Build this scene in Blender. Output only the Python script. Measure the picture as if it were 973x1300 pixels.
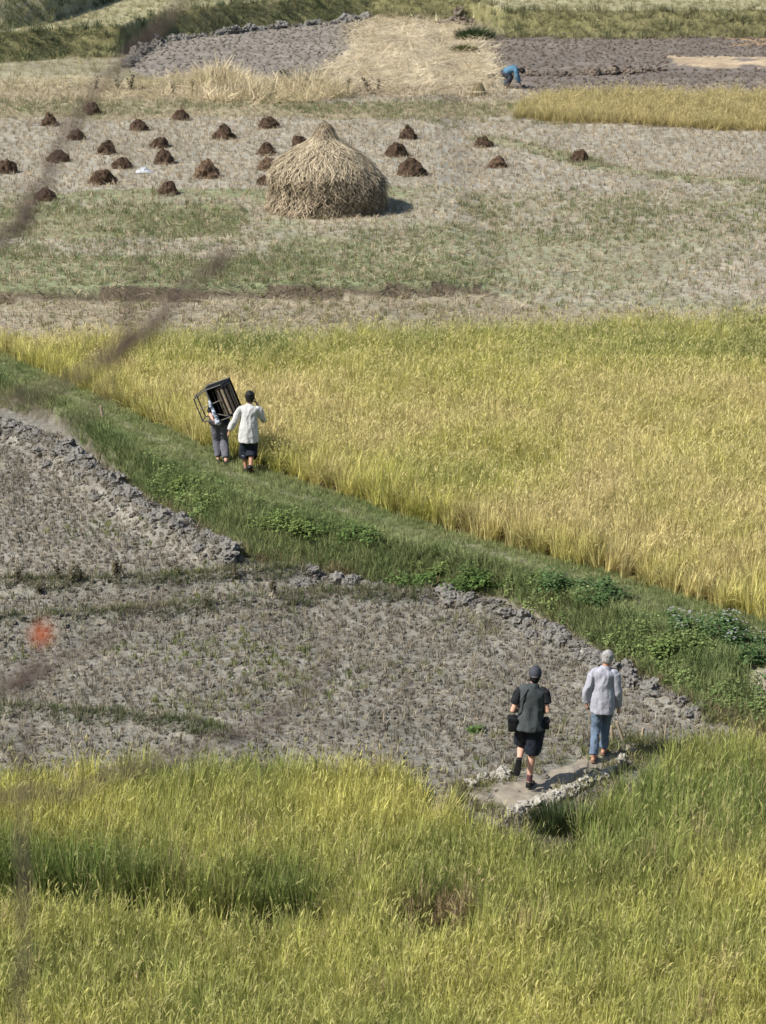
import bpy, bmesh, math, random
import numpy as np
from mathutils import Vector, Matrix, noise as mnoise

for o in list(bpy.data.objects):
    bpy.data.objects.remove(o, do_unlink=True)
random.seed(7)
RNG = np.random.default_rng(7)
SC = bpy.context.scene
COL = SC.collection

# ------------------------------------------------------------------ camera, sky, sun, exposure
H = 13.3                                   # camera height over the lower field
PITCH = math.radians(16.7)
LENS = 88.6
F = LENS / 36.0 * 1300.0                   # focal length in photograph pixels
cam = bpy.data.cameras.new('camera')
camo = bpy.data.objects.new('camera', cam)
COL.objects.link(camo)
camo.location = (0, 0, H)
camo.rotation_euler = (math.pi / 2 - PITCH, 0, 0)
cam.sensor_fit = 'VERTICAL'
cam.sensor_height = 36.0
cam.sensor_width = 27.0
cam.lens = LENS
cam.clip_start = 0.05
cam.clip_end = 6000
cam.dof.use_dof = True
cam.dof.focus_distance = 42.0
cam.dof.aperture_fstop = 4.2
SC.camera = camo

SUN_EL = math.radians(47)
SUN_TO = Vector((-0.90, -0.43, 0)).normalized() * math.cos(SUN_EL) + Vector((0, 0, math.sin(SUN_EL)))
world = bpy.data.worlds.new('World')
SC.world = world
world.use_nodes = True
wn = world.node_tree.nodes
sky = wn.new('ShaderNodeTexSky')
sky.sky_type = 'NISHITA'
sky.sun_disc = False
sky.sun_elevation = SUN_EL
sky.sun_rotation = math.atan2(SUN_TO.x, SUN_TO.y)
bg = wn['Background']
bg.inputs['Strength'].default_value = 0.10
world.node_tree.links.new(sky.outputs[0], bg.inputs['Color'])
sl = bpy.data.lights.new('sun', 'SUN')
sl.energy = 4.8
sl.angle = math.radians(0.53)
sl.color = (1.0, 0.955, 0.885)
so = bpy.data.objects.new('sun', sl)
COL.objects.link(so)
so.location = (-30, -20, 60)
so.rotation_euler = SUN_TO.to_track_quat('Z', 'Y').to_euler()
SC.view_settings.view_transform = 'Standard'
SC.view_settings.look = 'None'
SC.view_settings.gamma = 1.0
SC.view_settings.exposure = 0.55

# ------------------------------------------------------------------ helpers
CP, SP = math.cos(PITCH), math.sin(PITCH)

def unproj(u, v, z=0.0):
    """ground point seen at photograph position (u, v) on the level z (numpy friendly)"""
    a = (np.asarray(u, float) - 486.5) / F
    b = -(np.asarray(v, float) - 650.0) / F
    dx, dy, dz = a, CP + b * SP, -SP + b * CP
    t = (z - H) / dz
    return dx * t, dy * t

def ray(u, v, dist):
    a = (u - 486.5) / F
    b = -(v - 650.0) / F
    return Vector((a * dist, (CP + b * SP) * dist, H + (-SP + b * CP) * dist))

def layout(x, y, z):
    """world -> photograph position, used as a layout map of the ground"""
    zc = y * CP + (H - z) * SP
    up = y * SP - (H - z) * CP
    return 486.5 + F * x / zc, 650.0 - F * up / zc

def ss(t):
    t = np.clip(t, 0, 1)
    return t * t * (3 - 2 * t)

def _hash(ix, iy, seed):
    n = (ix.astype(np.int64) * 374761393 + iy.astype(np.int64) * 668265263 + seed * 1442695041) & 0x7fffffff
    n = ((n ^ (n >> 13)) * 1274126177) & 0x7fffffff
    return ((n ^ (n >> 16)) & 0xffff) / 65535.0

def vn(x, y, s=1.0, seed=0):
    x = np.asarray(x, float) / s; y = np.asarray(y, float) / s
    ix = np.floor(x); iy = np.floor(y)
    fx = x - ix; fy = y - iy
    fx = fx * fx * (3 - 2 * fx); fy = fy * fy * (3 - 2 * fy)
    a = _hash(ix, iy, seed); b = _hash(ix + 1, iy, seed)
    c = _hash(ix, iy + 1, seed); d = _hash(ix + 1, iy + 1, seed)
    return (a * (1 - fx) + b * fx) * (1 - fy) + (c * (1 - fx) + d * fx) * fy

def fbm(x, y, s=1.0, seed=0, o=3):
    r = 0; w = 0.5; t = 0
    for k in range(o):
        r = r + w * vn(x, y, s / 2 ** k, seed + k); t += w; w *= 0.5
    return r / t

def wline(px, z):
    px = np.array(px, float)
    x, y = unproj(px[:, 0], px[:, 1], z)
    o = np.argsort(x)
    x, y = x[o], y[o]
    def f(q):
        q = np.asarray(q, float)
        r = np.interp(q, x, y)
        s0 = np.clip((y[1] - y[0]) / (x[1] - x[0]), -.6, .6); s1 = np.clip((y[-1] - y[-2]) / (x[-1] - x[-2]), -.6, .6)
        r = np.where(q < x[0], y[0] + (q - x[0]) * s0, r)
        return np.where(q > x[-1], y[-1] + (q - x[-1]) * s1, r)
    return f

def inpoly(u, v, poly):
    u = np.asarray(u); v = np.asarray(v)
    r = np.zeros(u.shape, bool)
    n = len(poly)
    for i in range(n):
        x1, y1 = poly[i]; x2, y2 = poly[(i + 1) % n]
        if y1 == y2:
            continue
        c = (y1 > v) != (y2 > v)
        r ^= c & (u < (x2 - x1) * (v - y1) / (y2 - y1) + x1)
    return r

def seg_dist(x, y, pts):
    """distance to a world polyline and the parameter along it"""
    best = np.full(np.shape(x), 1e9); 
    for (x1, y1), (x2, y2) in zip(pts[:-1], pts[1:]):
        dx, dy = x2 - x1, y2 - y1
        t = np.clip(((x - x1) * dx + (y - y1) * dy) / (dx * dx + dy * dy), 0, 1)
        best = np.minimum(best, np.hypot(x - x1 - t * dx, y - y1 - t * dy))
    return best

def wpts(px, z):
    return [tuple(float(c) for c in unproj(u, v, z)) for u, v in px]

def tag(o, label=None, cat=None, group=None, kind=None):
    if label: o['label'] = label
    if cat: o['category'] = cat
    if group: o['group'] = group
    if kind: o['kind'] = kind
    return o

def empty(name, loc=(0, 0, 0), rz=0, parent=None):
    o = bpy.data.objects.new(name, None)
    COL.objects.link(o)
    o.empty_display_size = 0.1
    o.location = loc; o.rotation_euler = (0, 0, rz)
    o.parent = parent
    return o

def mobj(name, me, mat=None, parent=None, loc=None, link=True):
    o = bpy.data.objects.new(name, me)
    if link: COL.objects.link(o)
    if mat is not None and not me.materials: me.materials.append(mat)
    o.parent = parent
    if loc is not None: o.location = loc
    return o

def mesh_from(name, V, Fc, smooth=True):
    me = bpy.data.meshes.new(name)
    me.from_pydata([tuple(v) for v in V], [], Fc)
    if smooth: me.polygons.foreach_set('use_smooth', [True] * len(me.polygons))
    me.update()
    return me

# ------------------------------------------------------------------ materials
def mat_new(name):
    m = bpy.data.materials.new(name); m.use_nodes = True
    nt = m.node_tree; nt.nodes.clear()
    return m, nt, nt.nodes, nt.links

def mat_plain(name, col, rough=0.8, var=0.15, scale=8.0, bump=0.0, bscale=60.0, spec=0.25, stretch=None):
    m, nt, N, L = mat_new(name)
    out = N.new('ShaderNodeOutputMaterial'); p = N.new('ShaderNodeBsdfPrincipled')
    L.new(p.outputs[0], out.inputs[0])
    p.inputs['Roughness'].default_value = rough
    p.inputs['Specular IOR Level'].default_value = spec
    tc = N.new('ShaderNodeTexCoord'); mp = N.new('ShaderNodeMapping')
    L.new(tc.outputs['Object'], mp.inputs[0])
    if stretch: mp.inputs['Scale'].default_value = stretch
    n = N.new('ShaderNodeTexNoise'); n.inputs['Scale'].default_value = scale; n.inputs['Detail'].default_value = 5
    L.new(mp.outputs[0], n.inputs['Vector'])
    r = N.new('ShaderNodeValToRGB')
    r.color_ramp.elements[0].position = .3; r.color_ramp.elements[1].position = .7
    r.color_ramp.elements[0].color = tuple(c * (1 - var) for c in col) + (1,)
    r.color_ramp.elements[1].color = tuple(min(1, c * (1 + var)) for c in col) + (1,)
    L.new(n.outputs[0], r.inputs[0]); L.new(r.outputs[0], p.inputs['Base Color'])
    if bump > 0:
        n2 = N.new('ShaderNodeTexNoise'); n2.inputs['Scale'].default_value = bscale; n2.inputs['Detail'].default_value = 6
        L.new(mp.outputs[0], n2.inputs['Vector'])
        b = N.new('ShaderNodeBump'); b.inputs['Strength'].default_value = bump; b.inputs['Distance'].default_value = 0.02
        L.new(n2.outputs[0], b.inputs['Height']); L.new(b.outputs[0], p.inputs['Normal'])
    return m

def mat_foliage(name, instanced=True, col=(.2, .2, .06), gold=(.60, .50, .26), trans=0.3):
    """leaf colour from the plant's own value, panicles/seed heads turn to the gold colour"""
    m, nt, N, L = mat_new(name)
    out = N.new('ShaderNodeOutputMaterial')
    var = N.new('ShaderNodeAttribute'); var.attribute_name = 'var'
    pan = N.new('ShaderNodeAttribute'); pan.attribute_name = 'pan'
    if instanced:
        base = N.new('ShaderNodeAttribute'); base.attribute_type = 'INSTANCER'; base.attribute_name = 'lcol'
        bout = base.outputs['Color']
    else:
        base = N.new('ShaderNodeRGB'); base.outputs[0].default_value = tuple(col) + (1,)
        bout = base.outputs[0]
    g = N.new('ShaderNodeMix'); g.data_type = 'RGBA'
    L.new(pan.outputs['Fac'], g.inputs['Factor']); L.new(bout, g.inputs['A'])
    g.inputs['B'].default_value = tuple(gold) + (1,)
    mu = N.new('ShaderNodeVectorMath'); mu.operation = 'SCALE'
    L.new(g.outputs['Result'], mu.inputs[0]); L.new(var.outputs['Fac'], mu.inputs['Scale'])
    d = N.new('ShaderNodeBsdfDiffuse'); t = N.new('ShaderNodeBsdfTranslucent')
    L.new(mu.outputs[0], d.inputs[0]); L.new(mu.outputs[0], t.inputs[0])
    mx = N.new('ShaderNodeMixShader'); mx.inputs[0].default_value = trans
    L.new(d.outputs[0], mx.inputs[1]); L.new(t.outputs[0], mx.inputs[2])
    L.new(mx.outputs[0], out.inputs[0])
    return m

def mat_ground():
    m, nt, N, L = mat_new('soil')
    out = N.new('ShaderNodeOutputMaterial'); p = N.new('ShaderNodeBsdfPrincipled')
    L.new(p.outputs[0], out.inputs[0])
    p.inputs['Roughness'].default_value = 0.95; p.inputs['Specular IOR Level'].default_value = 0.1
    a = N.new('ShaderNodeAttribute'); a.attribute_name = 'gcol'
    tc = N.new('ShaderNodeTexCoord')
    vals = []
    for sc, det in ((0.9, 4), (5.0, 6), (22.0, 5)):
        n = N.new('ShaderNodeTexNoise'); n.inputs['Scale'].default_value = sc; n.inputs['Detail'].default_value = det
        L.new(tc.outputs['Object'], n.inputs['Vector'])
        mr = N.new('ShaderNodeMapRange'); L.new(n.outputs[0], mr.inputs[0])
        mr.inputs[1].default_value = .3; mr.inputs[2].default_value = .7
        mr.inputs[3].default_value = .78; mr.inputs[4].default_value = 1.22
        vals.append(mr.outputs[0])
    m1 = N.new('ShaderNodeMath'); m1.operation = 'MULTIPLY'; L.new(vals[0], m1.inputs[0]); L.new(vals[1], m1.inputs[1])
    m2 = N.new('ShaderNodeMath'); m2.operation = 'MULTIPLY'; L.new(m1.outputs[0], m2.inputs[0]); L.new(vals[2], m2.inputs[1])
    mu = N.new('ShaderNodeVectorMath'); mu.operation = 'SCALE'
    L.new(a.outputs['Color'], mu.inputs[0]); L.new(m2.outputs[0], mu.inputs['Scale'])
    L.new(mu.outputs[0], p.inputs['Base Color'])
    n = N.new('ShaderNodeTexNoise'); n.inputs['Scale'].default_value = 7; n.inputs['Detail'].default_value = 8
    n.inputs['Roughness'].default_value = .65
    L.new(tc.outputs['Object'], n.inputs['Vector'])
    b = N.new('ShaderNodeBump'); b.inputs['Strength'].default_value = .8; b.inputs['Distance'].default_value = .12
    L.new(n.outputs[0], b.inputs['Height']); L.new(b.outputs[0], p.inputs['Normal'])
    return m

M_SOIL = mat_ground()
M_LEAF = mat_foliage('foliage')
M_CLOD = mat_plain('dry_clod', (.178, .168, .150), .95, .3, 3, 1.0, 6, .1)
M_CLODD = mat_plain('dark_clod', (.155, .126, .10), .95, .35, 3, 1.0, 6, .1)
M_STONE = mat_plain('pale_stone', (.35, .325, .275), .9, .25, 2, .8, 5, .15)
M_SLAB = mat_plain('trodden_mud', (.235, .205, .158), .9, .3, 3.5, .9, 9, .15)

# ------------------------------------------------------------------ ground layout (terraces as lines over x)
yN = wline([(0, 962), (120, 956), (230, 947), (500, 952), (560, 1000), (600, 1014), (640, 1030), (690, 1062), (722, 1040), (742, 1016), (830, 952), (890, 916), (973, 899)], .42)
yL = wline([(0, 520), (70, 538), (130, 592), (200, 645), (250, 680), (310, 716), (400, 725), (480, 745), (560, 744), (650, 768), (720, 804), (800, 852), (850, 880), (880, 904), (900, 921), (973, 934)], 0)
yT = wline([(0, 478), (60, 505), (110, 533), (200, 582), (300, 628), (400, 655), (480, 680), (560, 692), (650, 720), (720, 748), (800, 773), (880, 803), (940, 833), (973, 862)], .45)
yB = wline([(0, 451), (110, 500), (247, 565), (352, 606), (483, 651), (657, 702), (784, 737), (971, 792)], .43)
yM = wline([(0, 411), (160, 416), (300, 413), (500, 407), (700, 399), (850, 394), (973, 391)], 1.0)
yI = wline([(0, 381), (240, 379), (480, 376), (610, 371), (680, 385), (760, 389), (973, 392)], .45)
yA = wline([(0, 76), (90, 69), (150, 68), (185, 52), (220, 46), (300, 35), (470, 20), (600, 19), (640, 35), (760, 37), (973, 35)], .9)
yA2 = wline([(-200, 52), (0, 38), (60, 30), (105, 14), (150, 0), (230, -16), (400, -26), (973, -20)], 1.9)
yG = wline([(-100, 1052), (0, 1060), (150, 1080), (300, 1096), (440, 1104), (560, 1112), (700, 1126), (973, 1150)], .45)

BUNDS = [wpts([(-200, 742), (0, 745), (100, 746), (200, 743), (300, 735), (390, 730)], .05),
         wpts([(-200, 796), (0, 792), (140, 785), (280, 772), (400, 760), (530, 757)], .05),
         wpts([(-160, 902), (30, 908), (100, 914), (240, 926), (280, 938)], .05)]
FARBUND = wpts([(620, 160), (700, 176), (760, 195), (850, 207), (973, 217), (1200, 232)], .9)

RIDGE = wpts([(-80, 535), (20, 552), (70, 578), (120, 612), (170, 650), (230, 682), (280, 712)], .0)
RIDGE2 = wpts([(548, 756), (600, 768), (650, 786), (700, 812), (750, 838), (800, 868), (850, 893), (888, 910)], .0)
def gap_w(x):                              # terrace step inside the near paddy fades out to the right
    return 1 - ss((x + 1.3) / 1.3)

def gz(x, y, fine=True):
    x = np.asarray(x, float); y = np.asarray(y, float)
    n = yN(x)
    z = -.35 * (1 - ss((y - n + .30) / .45))
    z = z - .26 * gap_w(x) * (1 - ss((y - yG(x) + .35) / .5))
    for i, b in enumerate(BUNDS):
        d = seg_dist(x, y, b)
        z = z + (.20, .18, .15)[i] * (1 - ss(d / .38))
    l, t = yL(x), yT(x)
    f = np.clip((y - l) / np.maximum(t - l, .3), 0, 1)
    prof = .75 * ss(f * 1.15) + .25 * f
    z = z + .45 * np.clip(prof, 0, 1)
    z = z - .06 * ss((y - yB(x)) / .4)
    z = z + .34 * ss((y - yI(x)) / .30) * (1 - .9 * ss((x - 1.6) / 1.6))
    z = z + .03 * np.clip((y - yI(x)) / 20, 0, 1)
    z = z + .10 * (1 - ss(seg_dist(x, y, FARBUND) / .6))
    z = z + .24 * (1 - ss(seg_dist(x, y, RIDGE) / .6)) * (y < l + .9) + .12 * (1 - ss(seg_dist(x, y, RIDGE2) / .35))
    a = y - yA(x)
    z = z + 1.15 * ss(a / 1.6)
    z = z + 1.2 * ss((y - yA2(x)) / 2.2)
    z = z + .035 * np.maximum(a - 12, 0)
    if fine:
        w = np.clip(y / 45, .6, 2)
        slope = (f > 0.02) & (f < 1)
        lower = (y > n) & (y < l)
        amp = np.where(slope, .10, np.where(lower, .045, .03))
        z = z + amp * (fbm(x, y, .55 * w, 5, 3) - .5) * 1.6
        z = z + .10 * (fbm(x, y, 4.5, 9, 2) - .5)
    return z

def gz1(x, y):
    return float(gz(np.array([x]), np.array([y]))[0])

def ground_at(u, v, z0=0.0):
    z = z0
    for _ in range(6):
        x, y = unproj(u, v, z)
        z = gz1(float(x), float(y))
    return Vector((float(x), float(y), z))

STRAWF = [(400, 95), (440, 70), (430, 45), (470, 18), (520, 13), (580, 20), (615, 45), (625, 70), (635, 100), (630, 122), (470, 118), (400, 112)]
PLOUGHL = [(165, 80), (200, 50), (300, 38), (470, 24), (440, 60), (430, 75), (405, 95), (380, 108), (250, 100), (170, 96)]
PLOUGHR = [(590, 24), (640, 38), (760, 40), (1500, 32), (1500, 122), (973, 120), (690, 118), (655, 112), (632, 96), (622, 60)]
DRYGRASS = [(-600, 128), (-600, 100), (0, 108), (120, 100), (220, 96), (300, 100), (420, 112), (440, 124), (380, 134), (200, 130), (0, 128)]
RICEF = [(648, 152), (664, 138), (690, 124), (800, 122), (973, 124), (1500, 128), (1500, 190), (973, 170), (820, 160)]

def gcolor(x, y, z):
    """soil colour of each piece of land (linear albedo)"""
    u, v = layout(x, y, z)
    wu = u + (fbm(x, y, 2.2, 31) - .5) * 34; wv = v + (fbm(x, y, 1.6, 41) - .5) * 16
    n1 = fbm(x, y, 1.8, 3)[:, None]; n2 = fbm(x, y, .6, 4)[:, None]; n3 = fbm(x, y, 6, 6)[:, None]
    c = np.zeros((len(x), 3))
    def put(mask, a, b=None, t=None):
        a = np.array(a, float)
        if b is None:
            c[mask] = a
        else:
            tt = n1 if t is None else t
            c[mask] = (a * (1 - tt) + np.array(b, float) * tt)[mask]
    yl, yt, yb, ym, yi, ya, yn = yL(x), yT(x), yB(x), yM(x), yI(x), yA(x), yN(x)
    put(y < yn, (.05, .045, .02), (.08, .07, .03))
    put((y >= yn) & (y < yl), (.188, .172, .138), (.248, .227, .182))
    w = (y >= yn) & (y < yl) & inpoly(wu, wv, [(0, 580), (60, 575), (200, 660), (260, 720), (0, 730)])
    put(w, (.235, .212, .17), (.29, .262, .21))
    put((y >= yl) & (y < yt), (.09, .10, .045), (.15, .135, .08), np.clip(n1 * 1.6 - .3, 0, 1))
    put((y >= yl) & (y < yl + .2 * (yt - yl)), (.13, .112, .085), (.18, .152, .115))
    put((y >= yt) & (y < yb), (.13, .15, .06), (.19, .19, .095))
    put((y >= yb) & (y < ym), (.14, .11, .04), (.17, .13, .05))
    put((y >= ym) & (y < yi), (.32, .275, .19), (.25, .22, .145), np.clip(n1 * 2 - .6, 0, 1))
    top = (y >= yi) & (y < ya)
    put(top, (.37, .338, .265), (.30, .276, .212))
    gr = np.clip((n3 - .40) * 5 + (n2 - .5) * 1.6, 0, 1)
    put(top & (wv > 240), (.33, .30, .22), (.22, .24, .125), gr)
    put(top & (wv > 305) & (wu > 480), (.35, .315, .235), (.26, .26, .16), gr)
    put(top & (wv > 262) & (wv < 300) & (wu < 300), (.19, .215, .10), (.27, .26, .15))
    put(top & (wv > 325) & (wv < 372) & (wu < 620), (.175, .205, .095), (.25, .25, .14), n2)
    put(top & (wv < 150) & (wv > 128) & (wu < 680), (.24, .225, .12), (.33, .28, .18))
    put(top & (wv < 128) & (wu < 420), (.40, .33, .20), (.30, .26, .16))
    put(top & (wv < 100) & (wu < 250), (.31, .28, .17), (.26, .22, .15))
    put(top & inpoly(wu, wv, STRAWF), (.53, .45, .315), (.46, .385, .26))
    put(top & inpoly(wu, wv, PLOUGHL), (.20, .17, .138), (.26, .22, .175))
    put(top & inpoly(wu, wv, PLOUGHR), (.14, .116, .095), (.195, .16, .128))
    put(top & inpoly(u, wv, [(840, 74), (973, 76), (1400, 78), (1400, 92), (973, 86), (860, 84)]), (.46, .35, .22), (.36, .27, .17), n2)
    put(top & inpoly(wu, wv, [(890, 44), (973, 40), (1400, 40), (1400, 58), (973, 58), (930, 54)]), (.32, .205, .11), (.25, .18, .11))
    put(top & inpoly(wu, wv, RICEF), (.27, .19, .06), (.22, .16, .06))
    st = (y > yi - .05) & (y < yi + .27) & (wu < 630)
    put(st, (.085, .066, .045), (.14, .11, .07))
    put(y >= ya, (.16, .15, .06), (.22, .19, .09))
    put((y >= ya + 1.8), (.36, .31, .18), (.27, .25, .13))
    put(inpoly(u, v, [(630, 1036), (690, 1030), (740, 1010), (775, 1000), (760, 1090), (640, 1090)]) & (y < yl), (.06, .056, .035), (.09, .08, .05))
    fb = (1 - ss(seg_dist(x, y, FARBUND) / .9))[:, None] * (top[:, None])
    c[:] = c * (1 - fb * .7) + np.array((.19, .20, .08)) * fb * .7
    # the trodden line along the top of the bund
    ptd = np.abs(y - (yb * .55 + yt * .45)) / .28
    pm = (1 - ss(ptd))[:, None] * ((y > yt) & (y < yb))[:, None] * np.clip(n2 * 2.2 - .2, 0, 1)
    c[:] = c * (1 - pm) + np.array((.27, .24, .165)) * pm
    tr = inpoly(wu, v, [(932, 832), (973, 846), (1100, 890), (1060, 930), (985, 925), (962, 900), (950, 866)]) & (y < yb)
    c[tr] = (.33, .28, .20)
    c *= (.88 + .24 * fbm(x, y, .35, 77)[:, None]) * np.array((.97, 1.0, 1.05))
    return c

def build_ground():
    d = [21.0]
    while d[-1] < 165: d.append(d[-1] * 1.0032 + .008)
    while d[-1] < 3500: d.append(d[-1] * 1.12)
    d = np.array(d); nc = 330
    s = np.linspace(-1, 1, nc); s = .30 * s * (.55 + .45 * s * s)
    widen = 1 + 5 * ss((d - 165) / 1200)
    X = np.outer(d * widen, s); Y = np.outer(d, np.ones(nc))
    x = X.ravel(); y = Y.ravel()
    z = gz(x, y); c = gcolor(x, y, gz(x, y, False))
    nr = len(d)
    i = np.arange(nr - 1)[:, None] * nc + np.arange(nc - 1)[None, :]
    Q = np.stack([i, i + 1, i + nc + 1, i + nc], -1).reshape(-1, 4)
    fx = x[Q].mean(1); fy = y[Q].mean(1)
    reg = np.select([fy < yN(fx), fy < yL(fx), fy < yB(fx), fy < yM(fx), fy < yA(fx)], [0, 1, 2, 3, 4], 5)
    info = [('foreground_paddy_soil', 'dark soil of the paddy in front of the walking men'),
            ('lower_field', 'grey brown stubble field below the grassy bund'),
            ('grassy_bund_earth', 'earth of the long grassy bund carrying the footpath'),
            ('middle_paddy_soil', 'soil under the golden rice behind the bund'),
            ('haystack_field', 'pale harvested field around the haystack'),
            ('upper_terrace', 'terraces rising beyond the ploughed plots')]
    for k, (nm, lab) in enumerate(info):
        q = Q[reg == k]
        if len(q) == 0: continue
        used, inv = np.unique(q, return_inverse=True)
        me = bpy.data.meshes.new(nm)
        co = np.stack([x[used], y[used], z[used]], 1)
        me.from_pydata(co.tolist(), [], inv.reshape(-1, 4).tolist())
        at = me.attributes.new('gcol', 'FLOAT_COLOR', 'POINT')
        at.data.foreach_set('color', np.concatenate([c[used], np.ones((len(used), 1))], 1).astype(np.float32).ravel())
        me.polygons.foreach_set('use_smooth', [True] * len(me.polygons))
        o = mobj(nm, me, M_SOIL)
        tag(o, lab, None, None, 'structure')
build_ground()

def build_hillside():
    """the slope the photographer stands on"""
    ys = np.linspace(-60, 23.5, 84); xs = np.linspace(-45, 45, 60)
    X, Y = np.meshgrid(xs, ys); x = X.ravel(); y = Y.ravel()
    z = 11.55 - .535 * y + .35 * (fbm(x, y, 3, 91) - .5) + .8 * (fbm(x, y, 14, 92) - .5) * np.clip((np.hypot(x, y) - 4) / 10, 0, 1) * (x * 0 + (y < 2))
    z = np.where(y > 22.0, -.9 + (23.5 - y) * .2, z)
    nc = 60
    i = np.arange(83)[:, None] * nc + np.arange(nc - 1)[None, :]
    Q = np.stack([i, i + 1, i + nc + 1, i + nc], -1).reshape(-1, 4)
    me = bpy.data.meshes.new('hillside')
    me.from_pydata(np.stack([x, y, z], 1).tolist(), [], Q.tolist())
    c = np.array((.14, .14, .06)) * (.7 + .6 * fbm(x, y, 2, 95))[:, None]
    at = me.attributes.new('gcol', 'FLOAT_COLOR', 'POINT')
    at.data.foreach_set('color', np.concatenate([c, np.ones((len(c), 1))], 1).astype(np.float32).ravel())
    me.polygons.foreach_set('use_smooth', [True] * len(me.polygons))
    tag(mobj('hillside', me, M_SOIL), 'grassy slope from which the fields are seen', None, None, 'structure')
build_hillside()

# ------------------------------------------------------------------ plant prototypes and scattering
PROTO = bpy.data.collections.new('plant_prototypes')      # never linked to the scene

class Blades:
    def __init__(self):
        self.V = []; self.F = []; self.var = []; self.pan = []
    def blade(self, base, az, length, width, lean, bend, segs=4, var=1.0, pan=0.0, twist=None, fat=False):
        d = Vector((math.cos(az), math.sin(az), 0))
        tw = az + math.pi / 2 if twist is None else twist
        s = Vector((math.cos(tw), math.sin(tw), 0))
        p = Vector(base); n0 = len(self.V); h = length / segs
        for k in range(segs + 1):
            t = k / segs
            w = width * ((1 - t ** 2.2) if not fat else math.sin(math.pi * (.12 + .8 * t))) * .5
            if k == segs and not fat:
                self.V.append(tuple(p)); self.var.append(var); self.pan.append(pan)
            else:
                self.V.append(tuple(p - s * w)); self.V.append(tuple(p + s * w))
                self.var += [var, var]; self.pan += [pan, pan]
            th = lean + bend * (t + .5 / segs) ** 2
            p = p + (d * math.sin(th) + Vector((0, 0, math.cos(th)))) * h
        for k in range(segs):
            a = n0 + 2 * k
            if k == segs - 1 and not fat: self.F.append((a, a + 1, a + 2))
            else: self.F.append((a, a + 1, a + 3, a + 2))
        return p
    def leaf(self, p, direction, up, l, w, var=1.0, pan=0.0):
        d = Vector(direction).normalized(); s = d.cross(Vector(up))
        if s.length < 1e-3: s = d.cross(Vector((1, 0, 0)))
        s.normalize(); nrm = s.cross(d)
        p = Vector(p); n0 = len(self.V)
        pts = [p, p + d * l * .35 - s * w * .5, p + d * l * .35 + s * w * .5 , p + d * l * .75 - s * w * .36 - nrm * l * .06,
               p + d * l * .75 + s * w * .36 - nrm * l * .06, p + d * l - nrm * l * .18]
        self.V += [tuple(q) for q in pts]; self.var += [var] * 6; self.pan += [pan] * 6
        self.F += [(n0, n0 + 1, n0 + 2), (n0 + 1, n0 + 3, n0 + 4, n0 + 2), (n0 + 3, n0 + 5, n0 + 4)]
    def mesh(self, name):
        me = bpy.data.meshes.new(name)
        me.from_pydata(self.V, [], self.F)
        for nm, dat in (('var', self.var), ('pan', self.pan)):
            a = me.attributes.new(nm, 'FLOAT', 'POINT'); a.data.foreach_set('value', np.array(dat, np.float32))
        me.polygons.foreach_set('use_smooth', [True] * len(me.polygons))
        me.update()
        return me

def proto(name, b, mat=None):
    c = PROTO.children.get(name.rsplit('.', 1)[0]) or None
    me = b.mesh(name)
    me.materials.append(mat or M_LEAF)
    return bpy.data.objects.new(name, me)

def proto_group(name, objs):
    c = bpy.data.collections.new(name)
    for o in objs: c.objects.link(o)
    return c

def scatter(name, coll, P, rot, scl, idx, lcol, label, cat, kind='stuff'):
    n = len(P)
    me = bpy.data.meshes.new(name)
    me.vertices.add(n); me.vertices.foreach_set('co', np.asarray(P, np.float32).ravel())
    for nm, ty, key, dat in (('rot', 'FLOAT_VECTOR', 'vector', rot), ('scl', 'FLOAT_VECTOR', 'vector', scl), ('lcol', 'FLOAT_VECTOR', 'vector', lcol)):
        a = me.attributes.new(nm, ty, 'POINT'); a.data.foreach_set(key, np.asarray(dat, np.float32).ravel())
    a = me.attributes.new('idx', 'INT', 'POINT'); a.data.foreach_set('value', np.asarray(idx, np.int32))
    o = mobj(name, me)
    ng = bpy.data.node_groups.new(name, 'GeometryNodeTree')
    ng.interface.new_socket('Geometry', in_out='INPUT', socket_type='NodeSocketGeometry')
    ng.interface.new_socket('Geometry', in_out='OUTPUT', socket_type='NodeSocketGeometry')
    N, L = ng.nodes, ng.links
    gi = N.new('NodeGroupInput'); go = N.new('NodeGroupOutput')
    ip = N.new('GeometryNodeInstanceOnPoints'); ci = N.new('GeometryNodeCollectionInfo')
    ci.inputs['Collection'].default_value = coll
    ci.inputs['Separate Children'].default_value = True; ci.inputs['Reset Children'].default_value = True
    ip.inputs['Pick Instance'].default_value = True
    L.new(gi.outputs[0], ip.inputs['Points']); L.new(ci.outputs[0], ip.inputs['Instance'])
    for nm, ty, sock in (('idx', 'INT', 'Instance Index'), ('rot', 'FLOAT_VECTOR', 'Rotation'), ('scl', 'FLOAT_VECTOR', 'Scale')):
        na = N.new('GeometryNodeInputNamedAttribute'); na.data_type = ty; na.inputs['Name'].default_value = nm
        L.new(na.outputs['Attribute'], ip.inputs[sock])
    L.new(ip.outputs[0], go.inputs[0])
    md = o.modifiers.new('scatter', 'NODES'); md.node_group = ng
    tag(o, label, cat, None, kind)
    return o

def jitter_grid(x0, x1, y0, y1, s, wmax=.235):
    xs = np.arange(x0, x1, s); ys = np.arange(y0, y1, s)
    X, Y = np.meshgrid(xs, ys)
    x = X.ravel() + RNG.uniform(-.45, .45, X.size) * s; y = Y.ravel() + RNG.uniform(-.45, .45, X.size) * s
    k = np.abs(x) < wmax * y + .3
    return x[k], y[k]

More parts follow.
